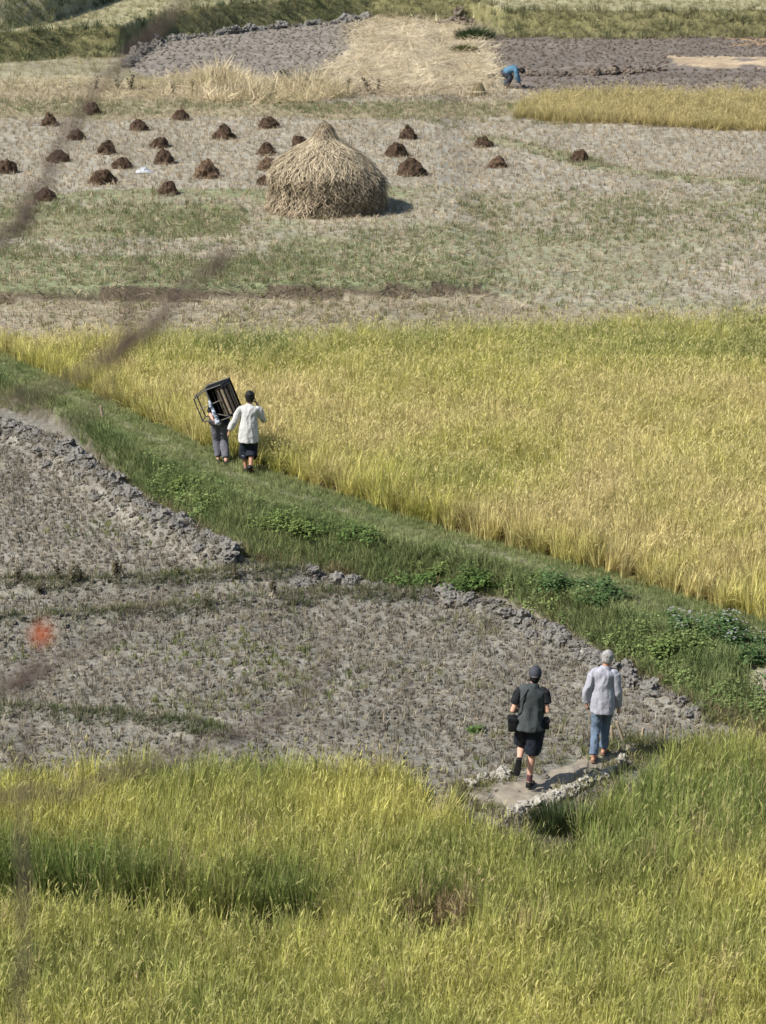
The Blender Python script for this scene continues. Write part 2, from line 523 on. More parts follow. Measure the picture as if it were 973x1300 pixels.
def spray(name, coll, nproto, x, y, sc, lcol, label, cat, tilt=.12, hs=None, sink=.02, lean=None):
    n = len(x)
    z = gz(x, y) - sink
    rot = np.stack([RNG.normal(0, tilt, n), RNG.normal(0, tilt, n), RNG.uniform(0, 6.283, n)], 1)
    if lean is not None: rot[:, :2] += lean
    s = np.stack([sc, sc, sc * (1 if hs is None else hs)], 1)
    return scatter(name, coll, np.stack([x, y, z], 1), rot, s, RNG.integers(0, nproto, n), lcol, label, cat)

def rice_proto(k, pan_n, blades, hgt, stiff, pmin=.3, pmax=.9, pw=.0095, bw=.010):
    b = Blades(); r = random.Random(100 + k)
    for i in range(blades):
        a = r.uniform(0, 6.283); q = r.uniform(0, .07)
        b.blade((q * math.cos(a), q * math.sin(a), 0), a + r.uniform(-.6, .6), hgt * r.uniform(.7, 1.12), r.uniform(bw * .7, bw * 1.3),
                r.uniform(.0, .24), r.uniform(.0, .6) if r.random() < stiff else r.uniform(.7, 2.0), 4, r.uniform(.5, 1.4), r.uniform(.4, .8) if r.random() < .12 else 0)
    for i in range(pan_n):
        a = r.uniform(0, 6.283); q = r.uniform(0, .07)
        tip = b.blade((q * math.cos(a), q * math.sin(a), hgt * .35), a, hgt * r.uniform(.38, .54), .004, r.uniform(.05, .25), .4, 2, 1, .4)
        l = r.uniform(.07, .125); pc = r.uniform(pmin, pmax)
        b.blade(tip, a + r.uniform(-.5, .5), l, pw, r.uniform(.2, .7), r.uniform(.6, 1.7), 4, r.uniform(.85, 1.25), pc, r.uniform(0, 3.1), True)
        b.blade(tip, a + r.uniform(-.5, .5), l * .8, pw * .85, r.uniform(.3, .9), r.uniform(.9, 2.0), 3, r.uniform(.85, 1.2), pc, r.uniform(0, 3.1), True)
    return proto('rice_clump.%d' % k, b)

RICE_RIPE = proto_group('ripe_rice_clumps', [rice_proto(k, 10, 34, .74, .7) for k in range(6)])
RICE_NEAR = proto_group('near_rice_clumps', [rice_proto(60 + k, 6, 42, .74, .7, .1, .5, .0085, .0115) for k in range(6)])
RICE_LEAFY = proto_group('leafy_rice_clumps', [rice_proto(20 + k, 2, 48, .78, .9, .1, .5, .0085, .0112) for k in range(6)])

def grass_proto(k, n, h, w, spread=.10, lean=.5, bend=1.2, lean0=0, pan=0.0):
    b = Blades(); r = random.Random(300 + k)
    for i in range(n):
        a = r.uniform(0, 6.283); q = spread * math.sqrt(r.random())
        b.blade((q * math.cos(a), q * math.sin(a), 0), a + r.uniform(-1.5, 1.5), h * r.uniform(.5, 1.2), w * r.uniform(.7, 1.3), r.uniform(lean0, lean), r.uniform(0, bend), 3, r.uniform(.65, 1.3), pan if r.random() < .3 else 0)
    return proto('grass_tuft.%d' % k, b)

GRASS = proto_group('grass_tufts', [grass_proto(k, 26, .22, .010) for k in range(5)])
TALLGRASS = proto_group('tall_grass_tufts', [grass_proto(10 + k, 36, .55, .022, .25, .6, 1.3) for k in range(5)])
STRAWTUFT = proto_group('straw_tufts', [grass_proto(20 + k, 24, .55, .018, .25, 1.0, 1.3) for k in range(4)])
STUBBLE = proto_group('stubble_tufts', [grass_proto(30 + k, 12, .11, .010, .045, .5, .3) for k in range(5)])
LYING = proto_group('lying_straw', [grass_proto(40 + k, 12, .40, .012, .25, 1.58, .06, 1.42) for k in range(4)])

def weed_proto(k, h=.3, n=46, l=.06, w=.042, rad=.16):
    b = Blades(); r = random.Random(500 + k)
    for i in range(n):
        a = r.uniform(0, 6.283); q = rad * math.sqrt(r.random()); z = h * r.uniform(.15, 1) * (1 - .5 * (q / rad) ** 2)
        dz = r.uniform(-.4, .5)
        b.leaf((q * math.cos(a), q * math.sin(a), z), (math.cos(a + r.uniform(-1, 1)), math.sin(a + r.uniform(-1, 1)), dz), (0, 0, 1), l * r.uniform(.6, 1.3), w * r.uniform(.6, 1.3), r.uniform(.6, 1.35))
    for i in range(5):
        a = r.uniform(0, 6.283)
        b.blade((0, 0, 0), a, h * .9, .006, .3, .2, 2, .7)
    return proto('broadleaf_weed.%d' % k, b)
WEED = proto_group('broadleaf_weeds', [weed_proto(k) for k in range(5)])

def lump_proto(k, seed):
    bm = bmesh.new(); bmesh.ops.create_icosphere(bm, subdivisions=3, radius=1)
    off = Vector((seed * 3.1, seed * 1.7, seed * 5.3))
    for v in bm.verts:
        d = v.co.normalized()
        s = 1 + .5 * mnoise.noise(d * 1.4 + off) + .45 * mnoise.noise(d * 3.1 + off) + .38 * mnoise.noise(d * 6.5 + off)
        v.co = Vector((d.x * s, d.y * s * .85, d.z * s * .8))
    me = bpy.data.meshes.new('clod'); bm.to_mesh(me); bm.free()
    return me
CLOD_ME = [lump_proto(k, k + 1) for k in range(7)]
for me in CLOD_ME: me.materials.append(M_CLOD)
CLODD_ME = [m.copy() for m in CLOD_ME]
for me in CLODD_ME: me.materials.clear(); me.materials.append(M_CLODD)
CLODS = proto_group('small_clods', [bpy.data.objects.new('clod_proto.%d' % i, m) for i, m in enumerate(CLOD_ME)])
CLODSD = proto_group('small_dark_clods', [bpy.data.objects.new('dark_clod_proto.%d' % i, m) for i, m in enumerate(CLODD_ME)])

M_CLODB = mat_plain('brown_clod', (.205, .184, .15), .95, .3, 3, 1.0, 6, .1)
CLODB_ME = [m.copy() for m in CLOD_ME]
for me in CLODB_ME: me.materials.clear(); me.materials.append(M_CLODB)
CLODSB = proto_group('small_brown_clods', [bpy.data.objects.new('brown_clod_proto.%d' % i, m) for i, m in enumerate(CLODB_ME)])
def mixc(a, b, t):
    t = np.asarray(t)[:, None]
    return np.array(a)[None] * (1 - t) + np.array(b)[None] * t

def jcol(c, n, amt=.16):
    return c * RNG.uniform(1 - amt, 1 + amt, (n, 1))

G_RICE = (.185, .245, .07); Y_RICE = (.50, .48, .14); GOLD = (.63, .53, .265); DRY = (.38, .29, .17)

def fg_rice():
    x, y = jitter_grid(-11, 11, 22.6, 40, .142)
    n = yN(x)
    k = (y < n - .05 + .15 * (fbm(x, y, .8, 51) - .5))
    g = y - yG(x)
    k &= ~((g > -.42) & (g < -.02) & (RNG.random(len(x)) < gap_w(x) * 1.25 - .12))
    u, v = layout(x, y, gz(x, y, False) + .6)
    k &= ~(((u - 555) / 55) ** 2 + ((v - 1148) / 20) ** 2 < 1)
    k &= ~(((u - 712) / 34) ** 2 + ((v - 1046) / 24) ** 2 < 1)
    x, y, u, v = x[k], y[k], u[k], v[k]
    m = len(x)
    big = fbm(x, y, 2.2, 61); sm = fbm(x, y, .7, 62)
    ripe = np.clip(.66 + (big - .5) * 1.2 + (sm - .5) * .8 + .10 * ss((v - 1150) / 120) - .3 * ss((u - 720) / 100) * (v < 1100), 0, 1)
    edge = np.exp(-((y - yG(x) - .3) / .5) ** 2) * gap_w(x)
    ripe = np.clip(ripe - .5 * edge, 0, 1)  # green stalks at the step; the deeper tint also imitates their self-shadow
    c = mixc(G_RICE, Y_RICE, ripe)
    dry = (((u - 552) / 60) ** 2 + ((v - 1138) / 24) ** 2 < 1) & (RNG.random(m) < .6)
    c[dry] = DRY
    c[RNG.random(m) < .015] = DRY
    c = jcol(c, m, .32)
    leafy = RNG.random(m) > np.clip(.30 + .5 * ss((v - 1120) / 130) + (sm - .5), 0, 1)
    hs = .88 + .16 * (fbm(x, y, 1.3, 63) - .5) + RNG.normal(0, .07, m)
    lean = np.stack([(fbm(x, y, .9, 64) - .5) * .35, (fbm(x, y, .9, 65) - .5) * .35 + .03], 1)
    for nm, kk, coll, lab in (('ripening_rice', ~leafy, RICE_NEAR, 'ripening rice with drooping ears in the foreground paddy'),
                              ('leafy_rice', leafy, RICE_LEAFY, 'upright green and yellow rice leaves of the foreground paddy')):
        spray(nm, coll, 6, x[kk], y[kk], RNG.uniform(.85, 1.15, kk.sum()), c[kk], lab, 'rice', .10, hs[kk], lean=lean[kk])

def mid_rice():
    x, y = jitter_grid(-16, 16, 33, 62, .185)
    e = .22 * (fbm(x, y, .9, 52) - .5)
    k = (y > yB(x) + .12 + e) & (y < yM(x) + e)
    x, y = x[k], y[k]; m = len(x)
    u, v = layout(x, y, gz(x, y, False) + .6)
    big = fbm(x, y, 3, 71); sm = fbm(x, y, .8, 72)
    near = np.exp(-np.maximum(y - yB(x), 0) / 1.6)
    ripe = np.clip(.85 + (big - .5) * .7 + (sm - .5) * .6 - .55 * (1 - ss((v - 425) / 60)) * (u > 180) - .45 * np.exp(-((u - 580) / 110) ** 2 - ((v - 590) / 32) ** 2)
                   - .12 * near, 0, 1.15)
    c = np.where((ripe < .6)[:, None], mixc(G_RICE, Y_RICE, np.clip(ripe / .6, 0, 1)), mixc(Y_RICE, GOLD, np.clip((ripe - .6) / .5, 0, 1)))
    c = jcol(c, m, .26)
    leafy = RNG.random(m) < np.clip(.12 + .75 * near + (sm - .5) * .8, 0, 1)
    hs = (.80 + .34 * (fbm(x, y, 1.6, 73) - .5) + RNG.normal(0, .07, m)) * (1 - .18 * near)
    lean = np.stack([(fbm(x, y, 1.8, 74) - .5) * .9, (fbm(x, y, 1.8, 75) - .5) * .9], 1)
    for nm, kk, coll, lab in (('golden_rice', ~leafy, RICE_RIPE, 'golden ripe rice of the middle paddy behind the bund'),
                              ('bund_side_rice', leafy, RICE_LEAFY, 'tall yellow rice stalks standing along the footpath')):
        spray(nm, coll, 6, x[kk], y[kk], RNG.uniform(.9, 1.2, kk.sum()), c[kk], lab, 'rice', .11, hs[kk], lean=lean[kk])

def far_rice():
    x, y = jitter_grid(2, 34, 78, 108, .24)
    u, v = layout(x, y, gz(x, y, False))
    k = inpoly(u, v + (fbm(x, y, 1.5, 55) - .5) * 6, RICEF)
    x, y = x[k], y[k]; m = len(x)
    c = jcol(mixc((.52, .43, .20), (.37, .33, .15), fbm(x, y, 1.5, 56)), m, .2)
    spray('far_ripe_rice', RICE_RIPE, 6, x, y, RNG.uniform(.9, 1.3, m), c, 'small plot of golden rice beside the bending worker', 'rice', .16, RNG.uniform(.4, .75, m) * (.6 + .8 * fbm(x, y, 1.1, 57)))

fg_rice(); mid_rice(); far_rice()

def stubble_lower():
    gx, gy = np.meshgrid(np.arange(-20, 20, .19), np.arange(-14, 14, .17))
    gx = gx.ravel() + RNG.normal(0, .03, gx.size); gy = gy.ravel() + RNG.normal(0, .03, gy.size)
    x = gx * .94 - gy * .34; y = 40 + gx * .34 + gy * .94
    q = (np.abs(x) < .235 * y) & (y > 30) & (y < 50); x, y = x[q], y[q]
    sm = fbm(x, y, 1.0, 81)
    k = (y > yN(x) + .1) & (y < yL(x) - .1) & (RNG.random(len(x)) < .92)
    u, v = layout(x, y, gz(x, y, False))
    k &= ~inpoly(u, v, PATHPOLY)
    x, y, u, v, sm = x[k], y[k], u[k], v[k], sm[k]; m = len(x)
    c = jcol(mixc((.38, .335, .24), (.15, .13, .095), RNG.random(m)), m, .2)  # dark end of the mix paints in shading dots among the tufts
    green = RNG.random(m) < np.clip((fbm(x, y, 1.6, 82) - .56) * 4, 0, .6)
    c[green] = jcol(np.array([[.17, .19, .06]]).repeat(green.sum(), 0), green.sum(), .3)
    spray('rice_stubble', STUBBLE, 5, x, y, RNG.uniform(.8, 1.45, m), c, 'cut rice stubble in rows on the grey lower field', 'stubble', .15, RNG.uniform(.6, 1.2, m), 0)
    # lumps of dry mud round the stubble
    x, y = jitter_grid(-14, 14, 30, 50, .135)
    k = (y > yN(x) + .1) & (y < yL(x) - .05) & (RNG.random(len(x)) < .8)
    u, v = layout(x, y, gz(x, y, False))
    k &= ~inpoly(u, v, PATHPOLY) | (RNG.random(len(x)) < .35)
    x, y = x[k], y[k]; m = len(x)
    s = RNG.uniform(.010, .044, m) * (.75 + .6 * fbm(x, y, 2, 83))
    s = s * (1 + .5 * (seg_dist(x, y, RIDGE) < .5) + .3 * (seg_dist(x, y, RIDGE2) < .25))
    spray('mud_crumbs', CLODSB, 7, x, y, s, np.ones((m, 3)), 'crumbs of dry grey mud strewn over the lower field', 'mud', .5, None, -.01)
    x, y = jitter_grid(-14, 14, 30, 50, .20)
    k = (y > yN(x) + .1) & (y < yL(x) - .05) & (RNG.random(len(x)) < .5)
    u, v = layout(x, y, gz(x, y, False))
    k &= ~inpoly(u, v, PATHPOLY)
    x, y = x[k], y[k]; m = len(x)
    spray('fallen_straw', LYING, 4, x, y, RNG.uniform(.35, .7, m), jcol(np.array([[.40, .34, .25]]).repeat(m, 0), m, .25), 'bits of pale straw lying on the lower field', 'straw', .1, None, -.015)

PATHPOLY = [(585, 1003), (640, 984), (700, 972), (750, 952), (800, 940), (830, 944), (800, 965), (760, 988), (715, 1004), (690, 1020), (650, 1032), (600, 1020)]
stubble_lower()

def stubble_far():
    x, y = jitter_grid(-24, 24, 55, 104, .27)
    u, v = layout(x, y, gz(x, y, False))
    k = (y > yM(x) + .1) & (y < yA(x)) & (v > 110) & (RNG.random(len(x)) < .85)
    k &= ~inpoly(u, v, RICEF) & ~inpoly(u, v, PLOUGHR)
    x, y, u, v = x[k], y[k], u[k], v[k]; m = len(x)
    c = jcol(mixc((.47, .39, .27), (.33, .27, .185), RNG.random(m)), m, .2)
    g = RNG.random(m) < .25 * ss((v - 230) / 30)
    c[g] = jcol(np.array([[.22, .215, .09]]).repeat(g.sum(), 0), g.sum(), .3)
    spray('harvested_stubble', STUBBLE, 5, x, y, RNG.uniform(.9, 1.6, m), c, 'pale rice stubble on the field around the haystack', 'stubble', .2, None, 0)
    x, y = jitter_grid(-24, 24, 55, 104, .34)
    u, v = layout(x, y, gz(x, y, False))
    k = (y > yM(x) + .2) & (y < yA(x)) & (v > 106) & ~inpoly(u, v, RICEF) & ~inpoly(u, v, PLOUGHR)
    x, y = x[k], y[k]; m = len(x)
    spray('scattered_straw', LYING, 4, x, y, RNG.uniform(.6, 1.3, m), jcol(np.array([[.50, .41, .28]]).repeat(m, 0), m, .25), 'loose straw scattered over the haystack field', 'straw', .12, None, -.02)
stubble_far()

def grass_patches():
    X = []; Y = []; S = []; C = []
    def add(x, y, s, c): X.append(x); Y.append(y); S.append(s); C.append(c)
    # haystack field greens
    x, y = jitter_grid(-24, 24, 56, 100, .215)
    u, v = layout(x, y, gz(x, y, False))
    wv = v + (fbm(x, y, 2.2, 101) - .5) * 46; wu = u + (fbm(x, y, 2.2, 102) - .5) * 190
    patch = fbm(x, y, 2.2, 103); p2 = fbm(x, y, .8, 104)
    dens = np.zeros(len(x))
    dens = np.where((wv > 325) & (wv < 374) & (wu < 640) & (y > yI(x)), .75, dens)
    dens = np.where((wv > 265) & (wv < 300) & (wu < 320), .7, dens)
    dens = np.where((wv > 300) & (wv < 330) & (wu < 460), .35, dens)
    dens = np.where((wv > 245) & (wv < 320) & (wu > 640), .55, dens)
    dens = np.where((wv > 285) & (wv < 350) & (wu > 440) & (wu <= 640), .4, dens)
    dens = np.where((wv > 310) & (wv < 390) & (wu > 640) & (y > yI(x)), .12, dens)
    dens = np.where((wv > 126) & (wv < 148) & (wu < 690), .5, dens)
    dens = np.where((wv > 148) & (wv < 160) & (wu > 560) & (wu < 900), .35, dens)
    dens = np.where(seg_dist(x, y, FARBUND) < .7, .8, dens)
    dens = 1.4 * dens * np.clip((patch - .25) * 3, .25, 1) * np.clip((p2 - .1) * 2.4, .35, 1)
    k = (RNG.random(len(x)) < dens) & (y < yA(x)) & (y > yM(x)) & ~inpoly(u, v, RICEF)
    n = k.sum()
    add(x[k], y[k], RNG.uniform(.55, 1.1, n), jcol(mixc((.15, .19, .08), (.25, .25, .125), RNG.random(n)), n, .25))
    # strip at the terrace step and straw band in front of the rice
    x, y = jitter_grid(-16, 16, 52, 64, .25)
    k = (y > yM(x) + .1) & (y < yI(x) + .1) & (RNG.random(len(x)) < np.clip((fbm(x, y, 1.5, 107) - .42) * 2.5, 0.03, .5))
    n = k.sum()
    add(x[k], y[k], RNG.uniform(.6, 1.1, n), jcol(mixc((.20, .20, .08), (.33, .29, .15), RNG.random(n)), n, .25))
    x, y = np.concatenate(X), np.concatenate(Y)
    spray('meadow_grass', GRASS, 5, x, y, np.concatenate(S), np.concatenate(C), 'patches of short green grass on the harvested field', 'grass', .2)

    # the long bund
    x, y = jitter_grid(-15, 12, 30, 62, .064)
    l, t, b = yL(x), yT(x), yB(x)
    f = (y - l) / np.maximum(t - l, .3)
    onb = (y > l + .1) & (y < b + .25) & ~inpoly(*layout(x, y, gz(x, y, False)), [(938, 838), (973, 850), (1100, 890), (1060, 930), (985, 925), (965, 900), (952, 866)])
    pth = np.abs(y - (b * .55 + t * .45)) < (.16 + .14 * fbm(x, y, 1.4, 110))
    dens = np.where(f < .06, .5, 1.0)
    dens = np.where(f > .92, .75, dens)
    dens = np.where((f > .9) & pth, .5, dens)
    u, v = layout(x, y, gz(x, y, False))
    dens = np.where((u < 150) & (f < .5), .3, dens)
    dens = dens * np.clip((fbm(x, y, .7, 111) - .05) * 3.2, .4, 1)
    k = onb & (RNG.random(len(x)) < dens)
    x, y, f, u, v = x[k], y[k], f[k], u[k], v[k]; n = len(x)
    c = mixc((.15, .205, .078), (.29, .31, .14), np.clip(fbm(x, y, .6, 112) * 1.5 - .25 + RNG.normal(0, .15, n) + .25 * (f > .9), 0, 1))
    dryk = (f < .16) & (RNG.random(n) < .5)
    c[dryk] = (.25, .205, .12)
    c = jcol(c, n, .22)
    spray('bund_grass', GRASS, 5, x, y, RNG.uniform(.6, 1.3, n) * np.where(f > .9, .55, 1.0), c, 'green grass covering the long bund beside the golden rice', 'grass', .3)
    # low broadleaf weeds amongst it
    x, y = jitter_grid(-15, 12, 30, 60, .14)
    l, t, b = yL(x), yT(x), yB(x)
    f = (y - l) / np.maximum(t - l, .3)
    u, v = layout(x, y, gz(x, y, False))
    dens = np.where((f > .12) & (f < .98) & (u > 190), .9, 0) * np.clip((fbm(x, y, 1.3, 115) - .42) * 5, 0, 1)
    k = RNG.random(len(x)) < dens
    x, y = x[k], y[k]; n = len(x)
    spray('bund_weeds', WEED, 5, x, y, RNG.uniform(.5, 1.0, n), jcol(mixc((.14, .205, .07), (.24, .29, .11), RNG.random(n)), n, .2), 'low broadleaf weeds growing among the grass of the bund', 'weeds', .2)
    # dry grass on the three low field bunds
    X, Y, S, C = [], [], [], []
    for i, bd in enumerate(BUNDS):
        x, y = jitter_grid(-14, 4, 30, 48, .09)
        d = seg_dist(x, y, bd)
        k = (d < .24) & (RNG.random(len(x)) < .9 * np.clip((fbm(x, y, .9, 120 + i) - .1) * 2.4, .3, 1))
        n = k.sum()
        g = np.clip(RNG.normal(.45 if i != 2 else .1, .3, n), 0, 1)
        X.append(x[k]); Y.append(y[k]); S.append(RNG.uniform(.4, .95, n)); C.append(jcol(mixc((.10, .13, .055), (.24, .215, .13), g), n, .2))
    spray('field_bund_grass', GRASS, 5, np.concatenate(X), np.concatenate(Y), np.concatenate(S), np.concatenate(C), 'dry and green grass on the low ridges across the lower field', 'grass', .3)
    # green blades here and there in the lower field
    x, y = jitter_grid(-14, 14, 30, 48, .16)
    u, v = layout(x, y, gz(x, y, False))
    k = (y > yN(x) + .2) & (y < yL(x) - .3) & (RNG.random(len(x)) < np.clip((fbm(x, y, 1.5, 125) - .55) * 3.2, 0, .5) * (v > 770)) & ~inpoly(u, v, PATHPOLY)
    x, y = x[k], y[k]; n = len(x)
    spray('field_sprouts', GRASS, 5, x, y, RNG.uniform(.4, .75, n), jcol(mixc((.15, .18, .06), (.26, .25, .11), RNG.random(n)), n, .25), 'thin green sprouts between the stubble of the lower field', 'grass', .25)
    # edge of the near paddy and the mud path
    x, y = jitter_grid(-11, 11, 27, 38, .10)
    u, v = layout(x, y, gz(x, y, False))
    k = (((np.abs(y - yN(x) - .02) < .28) & (RNG.random(len(x)) < .5) & ~inpoly(u, v, PATHPOLY)) | ((seg_dist(x, y, wpts(PATHPOLY + PATHPOLY[:1], .05)) < .20) & (RNG.random(len(x)) < .85 * np.clip((fbm(x, y, .5, 127) - .3) * 3, 0, 1))))
    x, y = x[k], y[k]; n = len(x)
    spray('paddy_edge_grass', GRASS, 5, x, y, RNG.uniform(.5, 1.1, n), jcol(mixc((.12, .15, .05), (.27, .24, .12), RNG.random(n)), n, .22), 'grass along the edge of the foreground paddy', 'grass', .3)

def far_banks():
    x, y = jitter_grid(-40, 40, 95, 165, .33, .26)
    a = y - yA(x); a2 = y - yA2(x)
    u, v = layout(x, y, gz(x, y, False))
    face = ((a > -.2) & (a < 1.7)) | ((a2 > -.2) & (a2 < 1.9))
    dens = np.where(face, .95, .35)
    k = (a > -.25) & (RNG.random(len(x)) < dens)
    x, y, u, v, face = x[k], y[k], u[k], v[k], face[k]; n = len(x)
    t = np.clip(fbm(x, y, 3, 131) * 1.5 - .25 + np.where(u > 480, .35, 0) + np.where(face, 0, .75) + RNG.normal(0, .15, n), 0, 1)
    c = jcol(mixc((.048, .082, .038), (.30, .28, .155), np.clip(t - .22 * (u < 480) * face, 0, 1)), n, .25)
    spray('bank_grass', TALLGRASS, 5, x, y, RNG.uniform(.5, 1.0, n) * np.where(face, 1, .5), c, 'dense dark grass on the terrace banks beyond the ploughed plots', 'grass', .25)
    # dry pale grass below the ploughed plot
    x, y = jitter_grid(-34, 10, 88, 108, .26, .25)
    u, v = layout(x, y, gz(x, y, False))
    k = inpoly(u, v, DRYGRASS) & (RNG.random(len(x)) < .25 + .75 * ss((u - 190) / 80))
    x, y, u = x[k], y[k], u[k]; n = len(x)
    pt = fbm(x, y, 1.6, 142)
    c = jcol(mixc((.66, .56, .38), (.42, .36, .20), np.clip(fbm(x, y, 1.2, 141) * 1.8 - .5, 0, 1)), n, .2)
    spray('dry_tall_grass', STRAWTUFT, 4, x, y, RNG.uniform(.5, 1.5, n) * (.5 + .5 * ss((u - 190) / 80)) * (.35 + 1.3 * pt), c, 'pale dry grass lying below the ploughed plot', 'grass', .95)
    x, y = jitter_grid(-34, 2, 90, 118, .42, .26)
    u, v = layout(x, y, gz(x, y, False))
    k = (v < 112) & (y < yA(x) - .2) & (u < 420) & ~inpoly(u, v, PLOUGHL) & (RNG.random(len(x)) < .6)
    x, y = x[k], y[k]; n = len(x)
    spray('rough_pasture', STRAWTUFT, 4, x, y, RNG.uniform(.3, .75, n), jcol(mixc((.40, .34, .20), (.22, .215, .10), np.clip(fbm(x, y, 2.4, 146) * 2 - .5, 0, 1)), n, .25), 'rough olive and straw coloured pasture under the dark left bank', 'grass', .6)
    # straw spread over the plot
    x, y = jitter_grid(-8, 12, 92, 140, .30)
    u, v = layout(x, y, gz(x, y, False))
    k = inpoly(u + (fbm(x, y, 2, 143) - .5) * 30, v, STRAWF) | ((v > 106) & (v < 124) & (u > 415) & (u < 640))
    x, y = x[k], y[k]; n = len(x)
    spray('spread_straw', LYING, 4, x, y, RNG.uniform(1, 2.4, n), jcol(mixc((.64, .55, .385), (.44, .37, .245), np.clip(fbm(x, y, 1.4, 144) * 2 - .5, 0, 1)), n, .2), 'pale straw spread to dry over the far plot', 'straw', .2, None, -.02)
    # ploughed clods
    x, y = jitter_grid(-26, 34, 94, 135, .34, .25)
    u, v = layout(x, y, gz(x, y, False))
    pl = inpoly(u, v, PLOUGHL); pr = inpoly(u, v, PLOUGHR)
    pr &= ~inpoly(u, v, [(845, 74), (1400, 74), (1400, 90), (850, 88)])
    for nm, kk, coll, lab in (('ploughed_clods', pl, CLODSB, 'ploughed grey clods of the plot left of the spread straw'), ('dark_ploughed_clods', pr, CLODSD, 'dark ploughed clods behind the bending worker')):
        kk = kk & (RNG.random(len(x)) < .9)
        m = kk.sum()
        spray(nm, coll, 7, x[kk], y[kk], RNG.uniform(.015, .10, m), np.ones((m, 3)), lab, 'clods', .6, None, .0)
grass_patches(); far_banks()

# ------------------------------------------------------------------ mud path with its stone edge
def build_path():
    px = [(588, 1003), (640, 986), (700, 974), (745, 955), (790, 943), (822, 944), (800, 962), (762, 984), (715, 1000), (690, 1014), (652, 1026), (605, 1018)]
    pts = wpts(px, .06)
    bm = bmesh.new()
    vs = [bm.verts.new((x, y, 0)) for x, y in pts]
    bm.faces.new(vs)
    bmesh.ops.triangulate(bm, faces=bm.faces[:])
    for _ in range(4): bmesh.ops.subdivide_edges(bm, edges=bm.edges[:], cuts=1, use_grid_fill=True)
    for v in bm.verts:
        v.co.x += .05 * mnoise.noise(Vector((v.co.x * 4, v.co.y * 4, 9))); v.co.y += .10 * mnoise.noise(Vector((v.co.x * 3, v.co.y * 3, 19)))
        e = min(1, seg_dist(np.array([v.co.x]), np.array([v.co.y]), pts + pts[:1])[0] / .12)
        v.co.z = max(gz1(v.co.x, v.co.y) * .4, 0) * .3 + .035 * e - .02 + .045 * mnoise.noise(Vector((v.co.x * 2.6, v.co.y * 2.6, 0))) + .022 * mnoise.noise(Vector((v.co.x * 8, v.co.y * 8, 3)))+.02
    me = bpy.data.meshes.new('mud_path'); bm.to_mesh(me); bm.free()
    me.polygons.foreach_set('use_smooth', [True] * len(me.polygons))
    tag(mobj('mud_path', me, M_SLAB), 'smooth trodden mud path the two men walk on', None, None, 'structure')
build_path()
PATH_Z = .06

def clod_ridge(name, label, cat, px, z0, n, width, smin, smax, meshes, piece='clod', seed=1, taper=None):
    r = random.Random(seed)
    pts = wpts(px, z0)
    cx = sum(p[0] for p in pts) / len(pts); cy = sum(p[1] for p in pts) / len(pts)
    root = empty(name, (cx, cy, gz1(cx, cy)))
    tag(root, label, cat)
    seg = [math.dist(a, b) for a, b in zip(pts[:-1], pts[1:])]; tot = sum(seg)
    for k in range(n):
        q = r.random() * tot; i = 0
        while i < len(seg) - 1 and q > seg[i]: q -= seg[i]; i += 1
        t = q / seg[i]; (x1, y1), (x2, y2) = pts[i], pts[i + 1]
        off = max(-1.1, min(1.1, r.gauss(0, .42))) * width
        x = x1 + (x2 - x1) * t + off * .45; y = y1 + (y2 - y1) * t + off
        s = smin + (smax - smin) * r.random() ** 3
        o = bpy.data.objects.new(piece, meshes[r.randrange(len(meshes))])
        COL.objects.link(o); o.parent = root
        o.location = (x - cx, y - cy, gz1(x, y) + s * r.uniform(.0, .55) - root.location.z)
        o.rotation_euler = (r.uniform(-.5, .5), r.uniform(-.5, .5), r.uniform(0, 6.28))
        o.scale = (s * r.uniform(.8, 1.3), s * r.uniform(.8, 1.3), s * r.uniform(.7, 1.1))
    return root

clod_ridge('clod_ridge', 'grey ridge of big dry clods tapering below the footpath bund', 'clods', [(-40, 533), (20, 548), (70, 574), (120, 608), (170, 645), (230, 678), (300, 714)], .05, 295, .55, .03, .17, CLOD_ME, seed=3)
clod_ridge('clod_ridge', 'short patch of cracked grey clods at the end of the weedy ridge', 'clods', [(385, 735), (430, 738), (480, 748)], .02, 60, .5, .04, .15, CLOD_ME, seed=4)
clod_ridge('clod_ridge', 'long line of dark grey clods at the foot of the bund behind the walkers', 'clods', [(548, 756), (600, 768), (650, 786), (700, 812), (750, 838), (800, 868), (850, 893), (888, 910)], .02, 230, .34, .03, .14, CLOD_ME, seed=5)
clod_ridge('clod_ridge', 'curved row of clods along the upper edge of the far ploughed plot', 'clods', [(161, 80), (175, 66), (201, 50), (240, 44), (302, 37), (380, 29), (468, 22)], .9, 130, .7, .12, .36, CLOD_ME, seed=6)
clod_ridge('clod_ridge', 'small heap of dark clods at the top of the straw covered plot', 'clods', [(562, 19), (580, 18), (605, 20)], .9, 18, .6, .15, .4, CLODD_ME, seed=7)
clod_ridge('clod_ridge', 'row of dark clods turned up behind the bending worker', 'clods', [(622, 85), (650, 83), (700, 82), (760, 80), (840, 78)], .9, 90, .9, .10, .30, CLODD_ME, seed=8)

